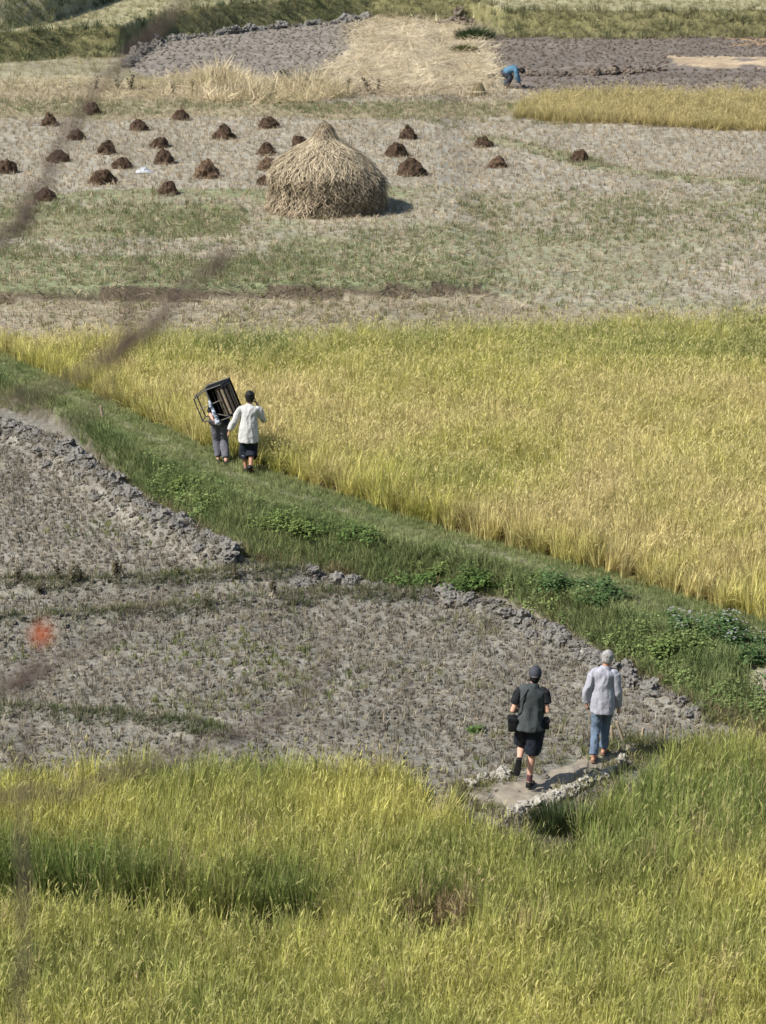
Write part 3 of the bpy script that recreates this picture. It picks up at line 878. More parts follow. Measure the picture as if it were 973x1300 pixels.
STONE_ME = [m.copy() for m in CLOD_ME]
for me in STONE_ME: me.materials.clear(); me.materials.append(M_STONE)
clod_ridge('stone_edging', 'pale stones and dried mud edging the mud path above the rice', 'stones', [(645, 1032), (670, 1024), (700, 1014), (735, 1000), (765, 985), (790, 968)], .04, 120, .20, .03, .12, STONE_ME, 'stone', seed=9)
clod_ridge('stone_edging', 'row of whitish stones behind the foot of the man in the vest', 'stones', [(596, 996), (620, 988), (655, 983)], .04, 30, .12, .03, .10, STONE_ME, 'stone', seed=10)
p = ground_at(745, 831)
o = mobj('white_stone', STONE_ME[5].copy(), None, None, p + Vector((0, 0, .05))); o.scale = (.075, .07, .065)
o.data.materials.clear(); o.data.materials.append(mat_plain('chalky_stone', (.40, .385, .34), .9, .15, 8, .4, 20, .2))
tag(o, 'single round whitish stone on the clods above the grey haired man', 'stone')

# ------------------------------------------------------------------ haystack
def mat_strands(name, col, trans=.15):
    return mat_foliage(name, False, col, (.5, .4, .2), trans)
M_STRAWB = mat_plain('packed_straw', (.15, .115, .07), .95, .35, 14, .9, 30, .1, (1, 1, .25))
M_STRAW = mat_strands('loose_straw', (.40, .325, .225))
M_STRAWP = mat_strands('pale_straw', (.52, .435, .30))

HAYP = [(0, 1.62), (.3, 1.67), (.7, 1.68), (1.05, 1.62), (1.28, 1.48), (1.45, 1.26), (1.68, .93), (1.88, .56), (2.05, .38), (2.22, .29), (2.36, .20), (2.44, .12), (2.48, .02)]
def build_haystack():
    b = ground_at(413, 265, .9)
    root = empty('haystack', b)
    tag(root, 'big domed haystack of tan straw with tied topknot among the dark heaps', 'haystack')
    zs = np.array([p[0] for p in HAYP]); rs = np.array([p[1] for p in HAYP])
    zz = np.concatenate([np.linspace(-.15, 2.0, 26), np.linspace(2.05, 2.54, 12)])
    na = 64; V = []; Fc = []
    def rad(a, z):
        r = float(np.interp(z, zs, rs))
        k = .94 + .13 * mnoise.noise(Vector((math.cos(a) * 1.2, math.sin(a) * 1.2, z * 1.1 + 4))) + .05 * mnoise.noise(Vector((math.cos(a) * 5, math.sin(a) * 5, z * 3)))
        return r * k
    for z in zz:
        for i in range(na):
            a = 2 * math.pi * i / na; r = rad(a, max(z, 0))
            V.append((r * math.cos(a), r * math.sin(a), z))
    for j in range(len(zz) - 1):
        for i in range(na):
            q = j * na + i; w = j * na + (i + 1) % na
            Fc.append((q, w, w + na, q + na))
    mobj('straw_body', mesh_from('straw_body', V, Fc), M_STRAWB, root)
    r = random.Random(5)
    def strands(name, n, z0, z1, lmin, lmax, mat, out, wob, vlo=.5, vhi=1.3, w=.013):
        B = Blades()
        for _ in range(n):
            a = r.uniform(0, 6.283); z = z0 + (z1 - z0) * r.random()
            l = r.uniform(lmin, lmax); segs = 3; az = a; pts = []
            o0 = r.uniform(.0, out)
            for k in range(segs + 1):
                t = k / segs
                rr = rad(az, max(z, 0)) + o0 * (.3 + .7 * t) + .07 * t * r.random()
                pts.append(Vector((rr * math.cos(az), rr * math.sin(az), z)))
                slope = (rad(az, z - .08) - rad(az, z)) if z > .1 else 0
                tl = math.hypot(.08, max(slope, 0))
                z = max(z - l / segs * .08 / tl, -.02 + .05 * r.random()); az += wob * r.uniform(-1, 1) / max(rr, .3)
            v = r.uniform(vlo, vhi); n0 = len(B.V)
            for k, p in enumerate(pts):
                nx = Vector((-math.sin(a), math.cos(a), r.uniform(-.3, .3))) * w * r.uniform(.4, .6)
                B.V += [tuple(p - nx), tuple(p + nx)]; B.var += [v, v]; B.pan += [0, 0]
            for k in range(segs):
                q = n0 + 2 * k; B.F.append((q, q + 1, q + 3, q + 2))
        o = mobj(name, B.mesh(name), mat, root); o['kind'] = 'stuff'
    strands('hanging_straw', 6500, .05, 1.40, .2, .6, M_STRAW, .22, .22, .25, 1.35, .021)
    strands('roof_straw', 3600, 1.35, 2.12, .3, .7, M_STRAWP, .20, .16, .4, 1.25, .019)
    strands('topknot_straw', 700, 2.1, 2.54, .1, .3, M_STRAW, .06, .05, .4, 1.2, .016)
    # flared tips of the tied topknot and the skirt at the foot
    B = Blades()
    for _ in range(260):
        a = r.uniform(0, 6.283); q = .16 * r.random()
        B.blade((q * math.cos(a) + .03, q * math.sin(a), 2.24), a, r.uniform(.15, .36), .014, r.uniform(.1, .7), r.uniform(0, 1.6), 3, r.uniform(.35, 1.1))
    for _ in range(900):
        a = r.uniform(0, 6.283); q = 1.55 + .12 * r.random()
        B.blade((q * math.cos(a), q * math.sin(a), .0), a + r.uniform(-1.4, 1.4), r.uniform(.15, .4), .014, r.uniform(.9, 1.5), r.uniform(-.2, .3), 2, r.uniform(.5, 1.2))
    o = mobj('straw_tips', B.mesh('straw_tips'), M_STRAW, root); o['kind'] = 'stuff'
build_haystack()

# ------------------------------------------------------------------ dark heaps on the stubble
M_DUNG = mat_plain('dung', (.062, .041, .027), .95, .5, 12, 1.0, 20, .1)
M_DUNGS = mat_strands('dung_straw', (.10, .066, .043), .1)
M_DUNGT = mat_plain('dry_dung', (.10, .066, .042), .95, .5, 12, 1.0, 20, .1)
def dung_meshes(seed):
    bm = bmesh.new(); bmesh.ops.create_icosphere(bm, subdivisions=3, radius=1)
    off = Vector((seed * 2.3, seed * 7.1, seed * 1.9))
    for v in bm.verts:
        d = v.co.normalized()
        s = 1 + .22 * mnoise.noise(d * 1.6 + off) + .24 * mnoise.noise(d * 4 + off) + .2 * mnoise.noise(d * 9 + off)
        z = d.z * s
        taper = 1 - .20 * max(z, 0) ** 1.5
        v.co = Vector((d.x * s * .39 * taper, d.y * s * .38 * taper, max(z, -.05) * .46))
    me = bpy.data.meshes.new('heap'); bm.to_mesh(me)
    B = Blades(); r = random.Random(seed)
    vs = [v.co.copy() for v in bm.verts if v.co.z > .03]
    for _ in range(260):
        p = vs[r.randrange(len(vs))] * 1.01; a = math.atan2(p.y, p.x)
        B.blade(p, a + r.uniform(-1.2, 1.2), r.uniform(.05, .15), .014, r.uniform(.8, 2.0), r.uniform(0, .8), 2, r.uniform(.4, 2.0))
    for _ in range(90):
        a = r.uniform(0, 6.283); q = r.uniform(.38, .62)
        B.blade((q * math.cos(a), q * math.sin(a), .015), r.uniform(0, 6.28), r.uniform(.05, .16), .018, r.uniform(1.3, 1.5), 0, 2, r.uniform(.4, 1.2))
    bm.free()
    return me, B.mesh('straw_litter')
DUNG = [dung_meshes(k + 1) for k in range(7)]
piles = [(63, 161, 1), (117, 147, 1.15), (176, 167, 1.05), (230, 154, 1), (97, 179, 1), (136, 197, 1), (203, 189, 1.05), (285, 178, 1.1), (341, 164, 1.1),
         (75, 207, 1), (155, 215, 1.05), (209, 209, 1.05), (10, 221, 1), (130, 235, 1.05), (264, 227, 1.1), (214, 248, 1), (58, 256, 1.05), (339, 198, 1.05),
         (342, 217, 1), (336, 236, .75), (381, 189, 1), (518, 178, 1.05), (504, 200, 1.05), (522, 224, 1.1), (614, 188, 1.1), (632, 214, 1.05), (737, 205, 1.05)]
special = {3: None}
for i, (u, v, s) in enumerate(piles):
    b = ground_at(u, v - 2, .9)
    root = empty('dung_heap', b - Vector((0, 0, .02)), random.uniform(0, 6.28))
    lab = 'dark brown heap of dung with straw on the pale stubble field'
    tag(root, lab, 'heap', 'dung heaps dotted over the haystack field')
    if i in (19, 18): tag(root, 'dark brown heap half hidden behind the shoulder of the haystack')
    if i == 26: tag(root, 'lone dark heap beside the green strip running to the field edge')
    if i in (10, 11): tag(root, 'dark brown heap close to the scrap of white plastic')
    if i in (17, 20): tag(root, 'dark brown heap standing beyond the haystack slope')
    if i == 4: tag(root, 'dark brown heap with a low spill of dung beside it')
    me, lit = DUNG[i % 7]
    k = random.uniform(.78, 1.0)
    pile = mobj('heap', me, M_DUNG, root); pile.scale = (s * k * random.uniform(.9, 1.1), s * k * random.uniform(.9, 1.1), s * random.uniform(.72, 1.08))
    l = mobj('straw_litter', lit, M_DUNGS, root); l.scale = (s * k, s * k, s); l['kind'] = 'stuff'
    if i in (18, 25, 14):
        pile.data = me.copy(); pile.data.materials.clear(); pile.data.materials.append(M_DUNGT)

# scrap of white plastic
def plastic():
    b = ground_at(183, 219, .9)
    bm = bmesh.new(); bmesh.ops.create_grid(bm, x_segments=16, y_segments=12, size=1)
    for v in bm.verts:
        x, y = v.co.x, v.co.y
        e = max(0, 1 - (x * x + y * y) ** .9)
        v.co = Vector((x * .27 * (1 + .3 * mnoise.noise(Vector((x, y, 2)))), y * .22 * (1 + .3 * mnoise.noise(Vector((x, y, 7)))),
                       .02 + e * (.13 + .12 * mnoise.noise(Vector((x * 3, y * 3, 5))))))
    bmesh.ops.solidify(bm, geom=bm.faces[:], thickness=.004)
    me = bpy.data.meshes.new('plastic_sheet'); bm.to_mesh(me); bm.free()
    tag(mobj('plastic_sheet', me, mat_plain('white_plastic', (.42, .44, .46), .4, .08, 5, 0, 10, .4), None, b), 'crumpled scrap of white plastic lying between the dark heaps', 'plastic')
plastic()

# ------------------------------------------------------------------ bushes, weeds, stakes, sheaf
M_STEM = mat_plain('weed_stem', (.16, .13, .07), .9, .3, 20)
BUSHMAT = [mat_foliage('bush_leaf', False, c, (.42, .41, .42), .3) for c in ((.115, .18, .055), (.165, .22, .07), (.095, .155, .06))]
def bush(u, v, size, mat, seed, label, group, z0=.3, flowers=0, flat=.5):
    b = ground_at(u, v, z0); r = random.Random(seed)
    root = empty('leafy_weed_bush', b - Vector((0, 0, .02)), r.uniform(0, 6.28))
    tag(root, label, 'bush', group)
    B = Blades(); S = Blades()
    lobes = [(r.uniform(-.6, .6) * size, r.uniform(-.5, .5) * size, r.uniform(.35, .8) * size * flat, r.uniform(.22, .42) * size) for _ in range(6)]
    for (lx, ly, lz, lr) in lobes:
        for _ in range(int(95 * (size / .5) ** 1.4)):
            d = Vector((r.gauss(0, 1), r.gauss(0, 1), r.gauss(0, 1))).normalized() * lr * r.random() ** .4
            p = Vector((lx, ly, lz)) + d
            if p.z < .03: p.z = r.uniform(.03, .12)
            a = math.atan2(d.y, d.x) + r.uniform(-.8, .8)
            B.leaf(p, (math.cos(a), math.sin(a), r.uniform(-.5, .5)), (0, 0, 1), .06 * r.uniform(.6, 1.3), .045 * r.uniform(.6, 1.3), r.uniform(.55, 1.35))
        S.blade((0, 0, 0), math.atan2(ly, lx), lz * 1.15, .014, math.atan2(math.hypot(lx, ly), lz), .1, 3, 1)
        S.blade((0.01, 0, 0), math.atan2(ly, lx) + .4, lz, .012, .5, .1, 3, 1, twist=0)
    mobj('stem', S.mesh('stem'), M_STEM, root)
    mobj('foliage', B.mesh('foliage'), mat, root)
    if flowers:
        fl = Blades()
        for _ in range(flowers):
            lx, ly, lz, lr = lobes[r.randrange(6)]
            d = Vector((r.gauss(0, 1), r.gauss(0, 1), abs(r.gauss(0, 1)) + .5)).normalized() * lr * 1.08
            p = Vector((lx, ly, lz)) + d
            for q in range(3):
                a = q * 2.1; fl.leaf(p, (math.cos(a), math.sin(a), .25), (0, 0, 1), .022, .02, 1, 1)
        mobj('flower', fl.mesh('flower'), mat, root)['kind'] = 'stuff'
GB = 'leafy bushes on the slope of the bund'
for i, (u, v, s, m) in enumerate([(238, 632, .50, 1), (262, 648, .45, 1), (335, 672, .50, 1), (362, 690, .62, 1), (392, 700, .58, 1), (428, 708, .50, 0), (465, 716, .45, 0), (520, 738, .55, 0), (548, 735, .42, 1)]):
    bush(u, v, s, BUSHMAT[m], 40 + i, 'bright green leafy bush on the slope between clods and footpath', GB)
for i, (u, v, s, m) in enumerate([(588, 742, .58, 0), (618, 746, .52, 0)]):
    bush(u, v, s, BUSHMAT[m], 60 + i, 'dark leafy bush above the start of the long clod line', 'dark bushes above the clod line')
for i, (u, v, s, m) in enumerate([(722, 748, .46, 2), (748, 754, .50, 2), (778, 766, .45, 2), (700, 742, .4, 2)]):
    bush(u, v, s, BUSHMAT[m], 70 + i, 'low blue green bush on the bund close to the golden rice', 'low bushes along the rice edge', .6)
for i, (u, v, s, m) in enumerate([(878, 800, .48, 2), (908, 806, .58, 2), (936, 818, .52, 2)]):
    bush(u, v, s, BUSHMAT[m], 80 + i, 'bush dotted with pale flowers where the footpath bends', 'pale flowered bushes at the path bend', .6, 34)
bush(962, 838, .5, BUSHMAT[2], 90, 'dark leafy bush between the trodden path and the golden rice', None, .65)
bush(858, 846, .45, BUSHMAT[1], 91, 'yellow green bush low on the bund behind the grey haired man', None, .3)

bush(606, 930, .16, BUSHMAT[0], 93, 'tiny green plant alone on the stubble behind the man in the vest', None, 0)

M_DWEED = mat_foliage('dry_weed_leaf', False, (.085, .075, .045), (.3, .2, .1), .2)
def dry_weed(u, v, h, seed, label, group, z0=.1):
    b = ground_at(u, v, z0); r = random.Random(seed)
    root = empty('dry_weed', b - Vector((0, 0, .02)), r.uniform(0, 6.28)); tag(root, label, 'weed', group)
    S = Blades(); B = Blades()
    for k in range(4):
        a = r.uniform(0, 6.28); l = h * r.uniform(.7, 1.05); le = r.uniform(.05, .4)
        S.blade((0, 0, 0), a, l, .014, le, .2, 3, 1); S.blade((0, 0, 0), a, l, .014, le, .2, 3, 1, twist=a)
        for j in range(16):
            t = r.uniform(.25, 1) * l
            p = Vector((math.cos(a) * math.sin(le), math.sin(a) * math.sin(le), math.cos(le))) * t
            aa = r.uniform(0, 6.28)
            B.leaf(p + Vector((r.gauss(0, .02), r.gauss(0, .02), 0)), (math.cos(aa), math.sin(aa), r.uniform(-.6, .3)), (0, 0, 1), h * .16, h * .09, r.uniform(.6, 1.5))
    mobj('stem', S.mesh('stem'), M_DWEED, root); mobj('withered_leaves', B.mesh('withered_leaves'), M_DWEED, root)
for i, (u, v, h) in enumerate([(74, 748, .36), (92, 752, .42), (104, 750, .3), (146, 748, .45), (150, 740, .3), (222, 738, .3), (24, 750, .34), (50, 744, .3), (345, 766, .42), (228, 744, .2), (108, 778, .25), (262, 774, .28), (300, 742, .3)]):
    dry_weed(u, v, h, 200 + i, 'withered dark weed standing on the low ridge of the lower field', 'withered weeds on the low field ridges')
for i, (u, v, h) in enumerate([(120, 116, .7), (150, 113, .7), (168, 114, .8), (246, 120, .6), (362, 112, .8), (377, 114, .6), (441, 118, .7), (468, 120, .8), (480, 116, .6), (220, 118, .5)]):
    dry_weed(u, v, h, 230 + i, 'withered stalk in the pale dry grass below the ploughed plot', 'withered stalks in the dry grass', .9)

M_WOOD = mat_plain('weathered_wood', (.36, .29, .20), .9, .25, 12, .5, 40, .1, (1, 1, .2))
def stake(u, v, h, lean, r0, label, group=None, z0=0):
    b = ground_at(u, v, z0)
    acc = bmesh.new()
    n = 8; rings = [(-.05, 1), (.0, 1.02), (.4, .96), (.75, .9), (.95, .84), (1, .6)]
    prev = None
    for t, k in rings:
        ring = []
        for i in range(n):
            a = 2 * math.pi * i / n
            q = r0 * k * (1 + .2 * mnoise.noise(Vector((math.cos(a) * 2, math.sin(a) * 2, u + t * 3))))
            ring.append(acc.verts.new((q * math.cos(a) + lean * h * t, q * math.sin(a), t * h)))
        if prev:
            for i in range(n): acc.faces.new((prev[i], prev[(i + 1) % n], ring[(i + 1) % n], ring[i]))
        prev = ring
    acc.faces.new(prev)
    me = bpy.data.meshes.new('wooden_stake'); acc.to_mesh(me); acc.free()
    tag(mobj('wooden_stake', me, M_WOOD, None, b), label, 'stake', group)
stake(778, 940, .22, -.1, .024, 'short upright stake by the leg of the grey haired man')
stake(792, 941, .30, -.35, .026, 'leaning pale stake under the hand of the grey haired man')
stake(815, 938, .17, .1, .022, 'stubby pale stake on the clods above the green rice edge')
stake(844, 941, .26, .05, .014, 'thin stake at the edge of the green rice by the clods')
stake(131, 531, .26, -.15, .035, 'short wooden post at the side of the trodden footpath', z0=.6)

def sheaf():
    b = ground_at(608, 122, .9); r = random.Random(4)
    root = empty('straw_sheaf', b); tag(root, 'small brownish stooked sheaf standing left of the bending worker', 'sheaf')
    B = Blades()
    for _ in range(420):
        a = r.uniform(0, 6.28); q = .42 * math.sqrt(r.random())
        B.blade((q * math.cos(a), q * math.sin(a), 0), a + math.pi, r.uniform(.35, .6), .03, q * 1.3, -.3, 3, r.uniform(.4, 1.2))
    mobj('straw', B.mesh('straw'), mat_strands('sheaf_straw', (.36, .30, .18)), root)
sheaf()
def tuft_thing(u, v, size, h, col, seed, label, z0=.9):
    b = ground_at(u, v, z0); r = random.Random(seed)
    B = Blades()
    for _ in range(900):
        a = r.uniform(0, 6.28); q = size * math.sqrt(r.random())
        B.blade((q * math.cos(a), q * .6 * math.sin(a), 0), a, h * r.uniform(.5, 1.1) * (1.1 - .5 * (q / size) ** 2), .035 if z0 > .5 else .012, r.uniform(0, .6) * q / size + .1, r.uniform(.2, 1.2), 3, r.uniform(.5, 1.3))
    tag(mobj('grass_clump', B.mesh('grass_clump'), mat_strands('clump_grass', col, .25), None, b), label, 'grass clump')
tuft_thing(603, 50, 1.0, .75, (.075, .105, .045), 1, 'large dark green grass clump at the top of the straw plot')
tuft_thing(712, 1052, .50, .42, (.075, .10, .04), 3, 'dark green grass clump in the gap below the stone edging', 0)
tuft_thing(590, 66, .7, .4, (.17, .17, .07), 2, 'low olive grass clump in the spread straw')

# ------------------------------------------------------------------ people: closed tubes fused into one surface
def tube(acc, pts, radii, side=(1, 0, 0), n=14, cap=True, capk=.6):
    V, Fc = acc
    pts = [Vector(p) for p in pts]; side = Vector(side)
    radii = [(r, r) if not isinstance(r, tuple) else r for r in radii]
    if cap:
        a = (pts[0] - pts[1]).normalized(); b = (pts[-1] - pts[-2]).normalized()
        r0, r1 = radii[0], radii[-1]
        pts = [pts[0] + a * min(r0) * capk] + pts + [pts[-1] + b * min(r1) * capk]
        radii = [(r0[0] * .55, r0[1] * .55)] + radii + [(r1[0] * .55, r1[1] * .55)]
    base = len(V)
    for i, p in enumerate(pts):
        t = (pts[min(i + 1, len(pts) - 1)] - pts[max(i - 1, 0)]).normalized()
        s = side - t * side.dot(t)
        if s.length < .05: s = Vector((0, 1, 0)) - t * t.y
        s.normalize(); f = t.cross(s)
        for k in range(n):
            a = 2 * math.pi * k / n
            V.append(p + s * math.cos(a) * radii[i][0] + f * math.sin(a) * radii[i][1])
    for i in range(len(pts) - 1):
        for k in range(n):
            q = base + i * n + k; w = base + i * n + (k + 1) % n
            Fc.append((q, w, w + n, q + n))
    Fc.append(tuple(base + k for k in range(n))[::-1]); Fc.append(tuple(base + (len(pts) - 1) * n + k for k in range(n)))

def ball(acc, c, rx, ry, rz, side=(1, 0, 0), up=(0, 0, 1)):
    c = Vector(c); up = Vector(up).normalized()
    hs = [math.sin(a) for a in np.linspace(-1.35, 1.35, 9)]
    tube(acc, [c + up * rz * h for h in hs], [(rx * math.sqrt(1 - h * h), ry * math.sqrt(1 - h * h)) for h in hs], side, cap=False)

def fuse(name, acc, voxel, smooth=3, wrinkle=0.0, wscale=(9, 9, 9), seed=0.0):
    me = bpy.data.meshes.new(name)
    me.from_pydata([tuple(v) for v in acc[0]], [], acc[1]); me.update()
    o = bpy.data.objects.new(name, me); COL.objects.link(o)
    m = o.modifiers.new('r', 'REMESH'); m.mode = 'VOXEL'; m.voxel_size = voxel
    if smooth:
        s = o.modifiers.new('s', 'SMOOTH'); s.factor = .5; s.iterations = smooth
    dg = bpy.context.evaluated_depsgraph_get()
    out = bpy.data.meshes.new_from_object(o.evaluated_get(dg))
    bpy.data.objects.remove(o, do_unlink=True)
    if wrinkle:
        nv = [v.normal.copy() for v in out.vertices]
        for v, q in zip(out.vertices, nv):
            c = Vector((v.co.x * wscale[0] + seed, v.co.y * wscale[1], v.co.z * wscale[2]))
            w = mnoise.noise(c) + .5 * mnoise.noise(c * 2.1 + Vector((3, 1, 2)))
            v.co += q * wrinkle * (1 - 2 * abs(w))
    out.polygons.foreach_set('use_smooth', [True] * len(out.polygons)); out.update()
    out.name = name
    return out

def V3(*a): return Vector(a)

def hand(acc, wr, d, across, nrm, curl=.5):
    wr, d, across, nrm = Vector(wr), Vector(d).normalized(), Vector(across).normalized(), Vector(nrm).normalized()
    tube(acc, [wr, wr + d * .045, wr + d * .088], [(.026, .018), (.038, .017), (.037, .013)], across)
    for i, l in enumerate((.066, .076, .070, .054)):
        b = wr + d * .080 + across * (-.030 + .020 * i) * 1.15
        m = b + (d * math.cos(curl * .5) + nrm * math.sin(curl * .5)) * l * .5
        e = m + (d * math.cos(curl * 1.5) + nrm * math.sin(curl * 1.5)) * l * .5
        tube(acc, [b, m, e], [.0098, .0092, .0078], across, 8)
    b = wr + d * .03 - across * .030
    m = b + (d * .75 - across * .6 + nrm * .3).normalized() * .036
    tube(acc, [b, m, m + (d + nrm * .3).normalized() * .03], [.0125, .0108, .009], across, 8)

def head_tubes(acc, c, fw, up, k=1.0):
    c, fw, up = Vector(c), Vector(fw).normalized(), Vector(up).normalized()
    side = fw.cross(up).normalized()
    prof = [(-.118, .022, .026, .040), (-.100, .042, .048, .034), (-.06, .060, .074, .016), (-.01, .070, .090, .002), (.04, .074, .095, -.004), (.08, .062, .080, -.006), (.107, .035, .046, -.006), (.118, .01, .014, -.006)]
    tube(acc, [c + up * h * k + fw * o * k for h, a, b, o in prof], [(a * k, b * k) for h, a, b, o in prof], side, cap=False)
    tube(acc, [c + fw * .083 * k + up * .02 * k, c + fw * .105 * k - up * .022 * k], [.009, .015], side, 8)        # nose
    tube(acc, [c + fw * .088 * k - up * .056 * k - side * .018, c + fw * .088 * k - up * .056 * k + side * .018], [.008, .008], up, 8)   # mouth
    for s in (-1, 1):
        tube(acc, [c + side * s * .074 * k - up * .030 * k, c + side * s * .080 * k + up * .020 * k - fw * .008], [(.009, .014), (.010, .020)], side, 8)

def body_mesh(J, name='body', voxel=.009, hands=True):
    acc = ([], [])
    sd = (J['shR'] - J['shL']).normalized(); P, C, N = J['pelvis'], J['chest'], J['neck']
    tube(acc, [P - (C - P).normalized() * .06, P, P.lerp(C, .5), C, C.lerp(N, .6), N], [(.13, .09), (.14, .095), (.12, .085), (.135, .092), (.115, .07), (.058, .058)], sd)
    tube(acc, [N - (J['head'] - N) * .4, N, N.lerp(J['head'], .7)], [.06, .052, .050], sd)
    head_tubes(acc, J['head'], J['face'], J.get('headup', (J['head'] - N).normalized() * .5 + Vector((0, 0, 1))))
    for s in 'LR':
        a, e, w = J['sh' + s], J['el' + s], J['wr' + s]
        a = a.lerp(C, .08) - Vector((0, 0, .02)); tube(acc, [a, a.lerp(e, .35), e, e.lerp(w, .3), w], [.038, .042, .037, .039, .026], sd, 12)
        h = J.get('hand' + s)
        d = h[0] if h else (w - e)
        ac = h[1] if h else (0, 1 if s == 'R' else 1, 0)
        nr = h[2] if h else ((-1, 0, 0) if s == 'R' else (1, 0, 0))
        hand(acc, w, d, ac, nr, h[3] if h else .5)
        hp, k, an = J['hip' + s], J['kn' + s], J['an' + s]
        tube(acc, [hp, hp.lerp(k, .35), k.lerp(hp, .12), k, k.lerp(an, .3), k.lerp(an, .6), an], [.082, .076, .056, .054, .056, .044, .034], sd, 14)
        td = Vector(J['toe' + s]).normalized()
        dn = (an - k).normalized(); dn = (dn - td * dn.dot(td)).normalized()
        ft = td.cross(dn)
        heel = an - td * .045 + dn * .045
        tube(acc, [an - dn * .02, an + dn * .03], [.036, .034], ft)
        tube(acc, [heel, an + dn * .045 + td * .03, an + dn * .052 + td * .10, an + dn * .058 + td * .165], [(.030, .026), (.036, .030), (.046, .022), (.038, .014)], ft)
    return fuse(name, acc, voxel, 2)

def foot_frame(J, s):
    an, k = J['an' + s], J['kn' + s]
    td = Vector(J['toe' + s]).normalized(); dn = (an - k).normalized(); dn = (dn - td * dn.dot(td)).normalized()
    return an, td, dn, td.cross(dn)

def shoe(J, s, mat, root, name='sandal', full=True):
    an, td, dn, ft = foot_frame(J, s)
    acc = ([], [])
    tube(acc, [an - td * .06 + dn * .075, an + td * .03 + dn * .075, an + td * .11 + dn * .08, an + td * .19 + dn * .08], [(.038, .012), (.042, .012), (.052, .012), (.040, .011)], ft)
    if full:
        tube(acc, [an - td * .02 + dn * .038, an + td * .02 + dn * .035], [(.046, .042), (.045, .040)], ft)
        tube(acc, [an + td * .085 + dn * .05, an + td * .115 + dn * .055], [(.054, .032), (.053, .028)], ft)
        tube(acc, [an - td * .052 + dn * .02, an - td * .05 + dn * .06], [(.036, .012), (.038, .018)], ft)
    mobj(name, fuse(name, acc, .008, 1), mat, root)

def hair_mesh(J, mat, root, k=1.06, length=0.0, seed=1):
    c, fw = J['head'], Vector(J['face']).normalized()
    up = Vector(J.get('headup', (J['head'] - J['neck']).normalized() * .5 + Vector((0, 0, 1)))).normalized()
    side = fw.cross(up).normalized()
    acc = ([], [])
    prof = [(-.055 - length, .050, .045, -.050), (-.03, .068, .062, -.036), (.01, .0775, .078, -.022), (.045, .0815, .092, -.010), (.08, .070, .086, -.006), (.108, .044, .055, -.006), (.124, .012, .016, -.006)]
    tube(acc, [c + up * h * k + fw * o for h, a, b, o in prof], [(a * k, b * k) for h, a, b, o in prof], side, cap=False)
    mobj('hair', fuse('hair', acc, .008, 1, .005, (45, 45, 45), seed), mat, root)

def eyes(J, root):
    c, fw = J['head'], Vector(J['face']).normalized()
    up = Vector(J.get('headup', (J['head'] - J['neck']).normalized() * .5 + Vector((0, 0, 1)))).normalized(); side = fw.cross(up).normalized()
    for s in (-1, 1):
        acc = ([], []); ball(acc, c + fw * .083 + side * s * .031 + up * .008, .011, .009, .008, side, up)
        mobj('eye', mesh_from('eye', acc[0], acc[1]), M_EYE, root)

M_SKIN = mat_plain('tanned_skin', (.36, .19, .12), .6, .12, 6, 0, 30, .35)
M_SKIN2 = mat_plain('fair_skin', (.52, .30, .215), .6, .1, 6, 0, 30, .35)
M_EYE = mat_plain('eye_dark', (.03, .02, .02), .3, .1)
M_BLACKHAIR = mat_plain('black_hair', (.012, .011, .011), .6, .3, 40, .3, 120)
M_GREYHAIR = mat_plain('grey_hair', (.30, .29, .28), .8, .35, 40, .5, 120)
M_VEST = mat_plain('slate_vest', (.050, .058, .060), .85, .2, 7, .6, 16)
M_BLACK = mat_plain('black_cloth', (.010, .011, .013), .85, .3, 9, .6, 16)
M_NAVY = mat_plain('navy_shorts', (.010, .014, .022), .85, .3, 9, .6, 16)
M_CAP = mat_plain('grey_cap', (.048, .050, .062), .85, .2, 12, .2, 90)
M_LILAC = mat_plain('lilac_shirt', (.33, .33, .375), .85, .07, 8, .6, 16)
M_JEANS = mat_plain('faded_jeans', (.115, .155, .215), .85, .25, 10, .6, 16)
M_WHITE = mat_plain('white_shirt', (.47, .465, .45), .85, .06, 8, .6, 16)
M_GREYT = mat_plain('grey_trousers', (.115, .115, .135), .85, .2, 10, .6, 16)
M_BLUE = mat_plain('blue_shirt', (.075, .16, .23), .85, .15, 8, .2, 90)
M_DARKG = mat_plain('charcoal_cloth', (.030, .032, .038), .85, .2, 10, .2, 90)
M_SLATE = mat_plain('slate_trousers', (.045, .05, .062), .85, .3, 10, .2, 90)
M_RUBBER = mat_plain('black_rubber', (.012, .012, .012), .6, .2, 10)
M_SOCK = mat_plain('maroon_sock', (.10, .045, .05), .9, .2, 20)
M_TANSHOE = mat_plain('brown_sandal', (.20, .12, .075), .7, .2, 12)
M_PHONE = mat_plain('phone_case', (.02, .02, .022), .3, .05)

def garment(name, tubes, mat, root, voxel=.011, wr=.007, ws=(7, 7, 4), seed=0.0, smooth=7):
    acc = ([], [])
    for t in tubes:
        if len(t) == 2: ball(acc, t[0], t[1], t[1], t[1])
        else: tube(acc, *t, capk=.06)
    return mobj(name, fuse(name, acc, voxel, smooth, wr, ws, seed), mat, root)

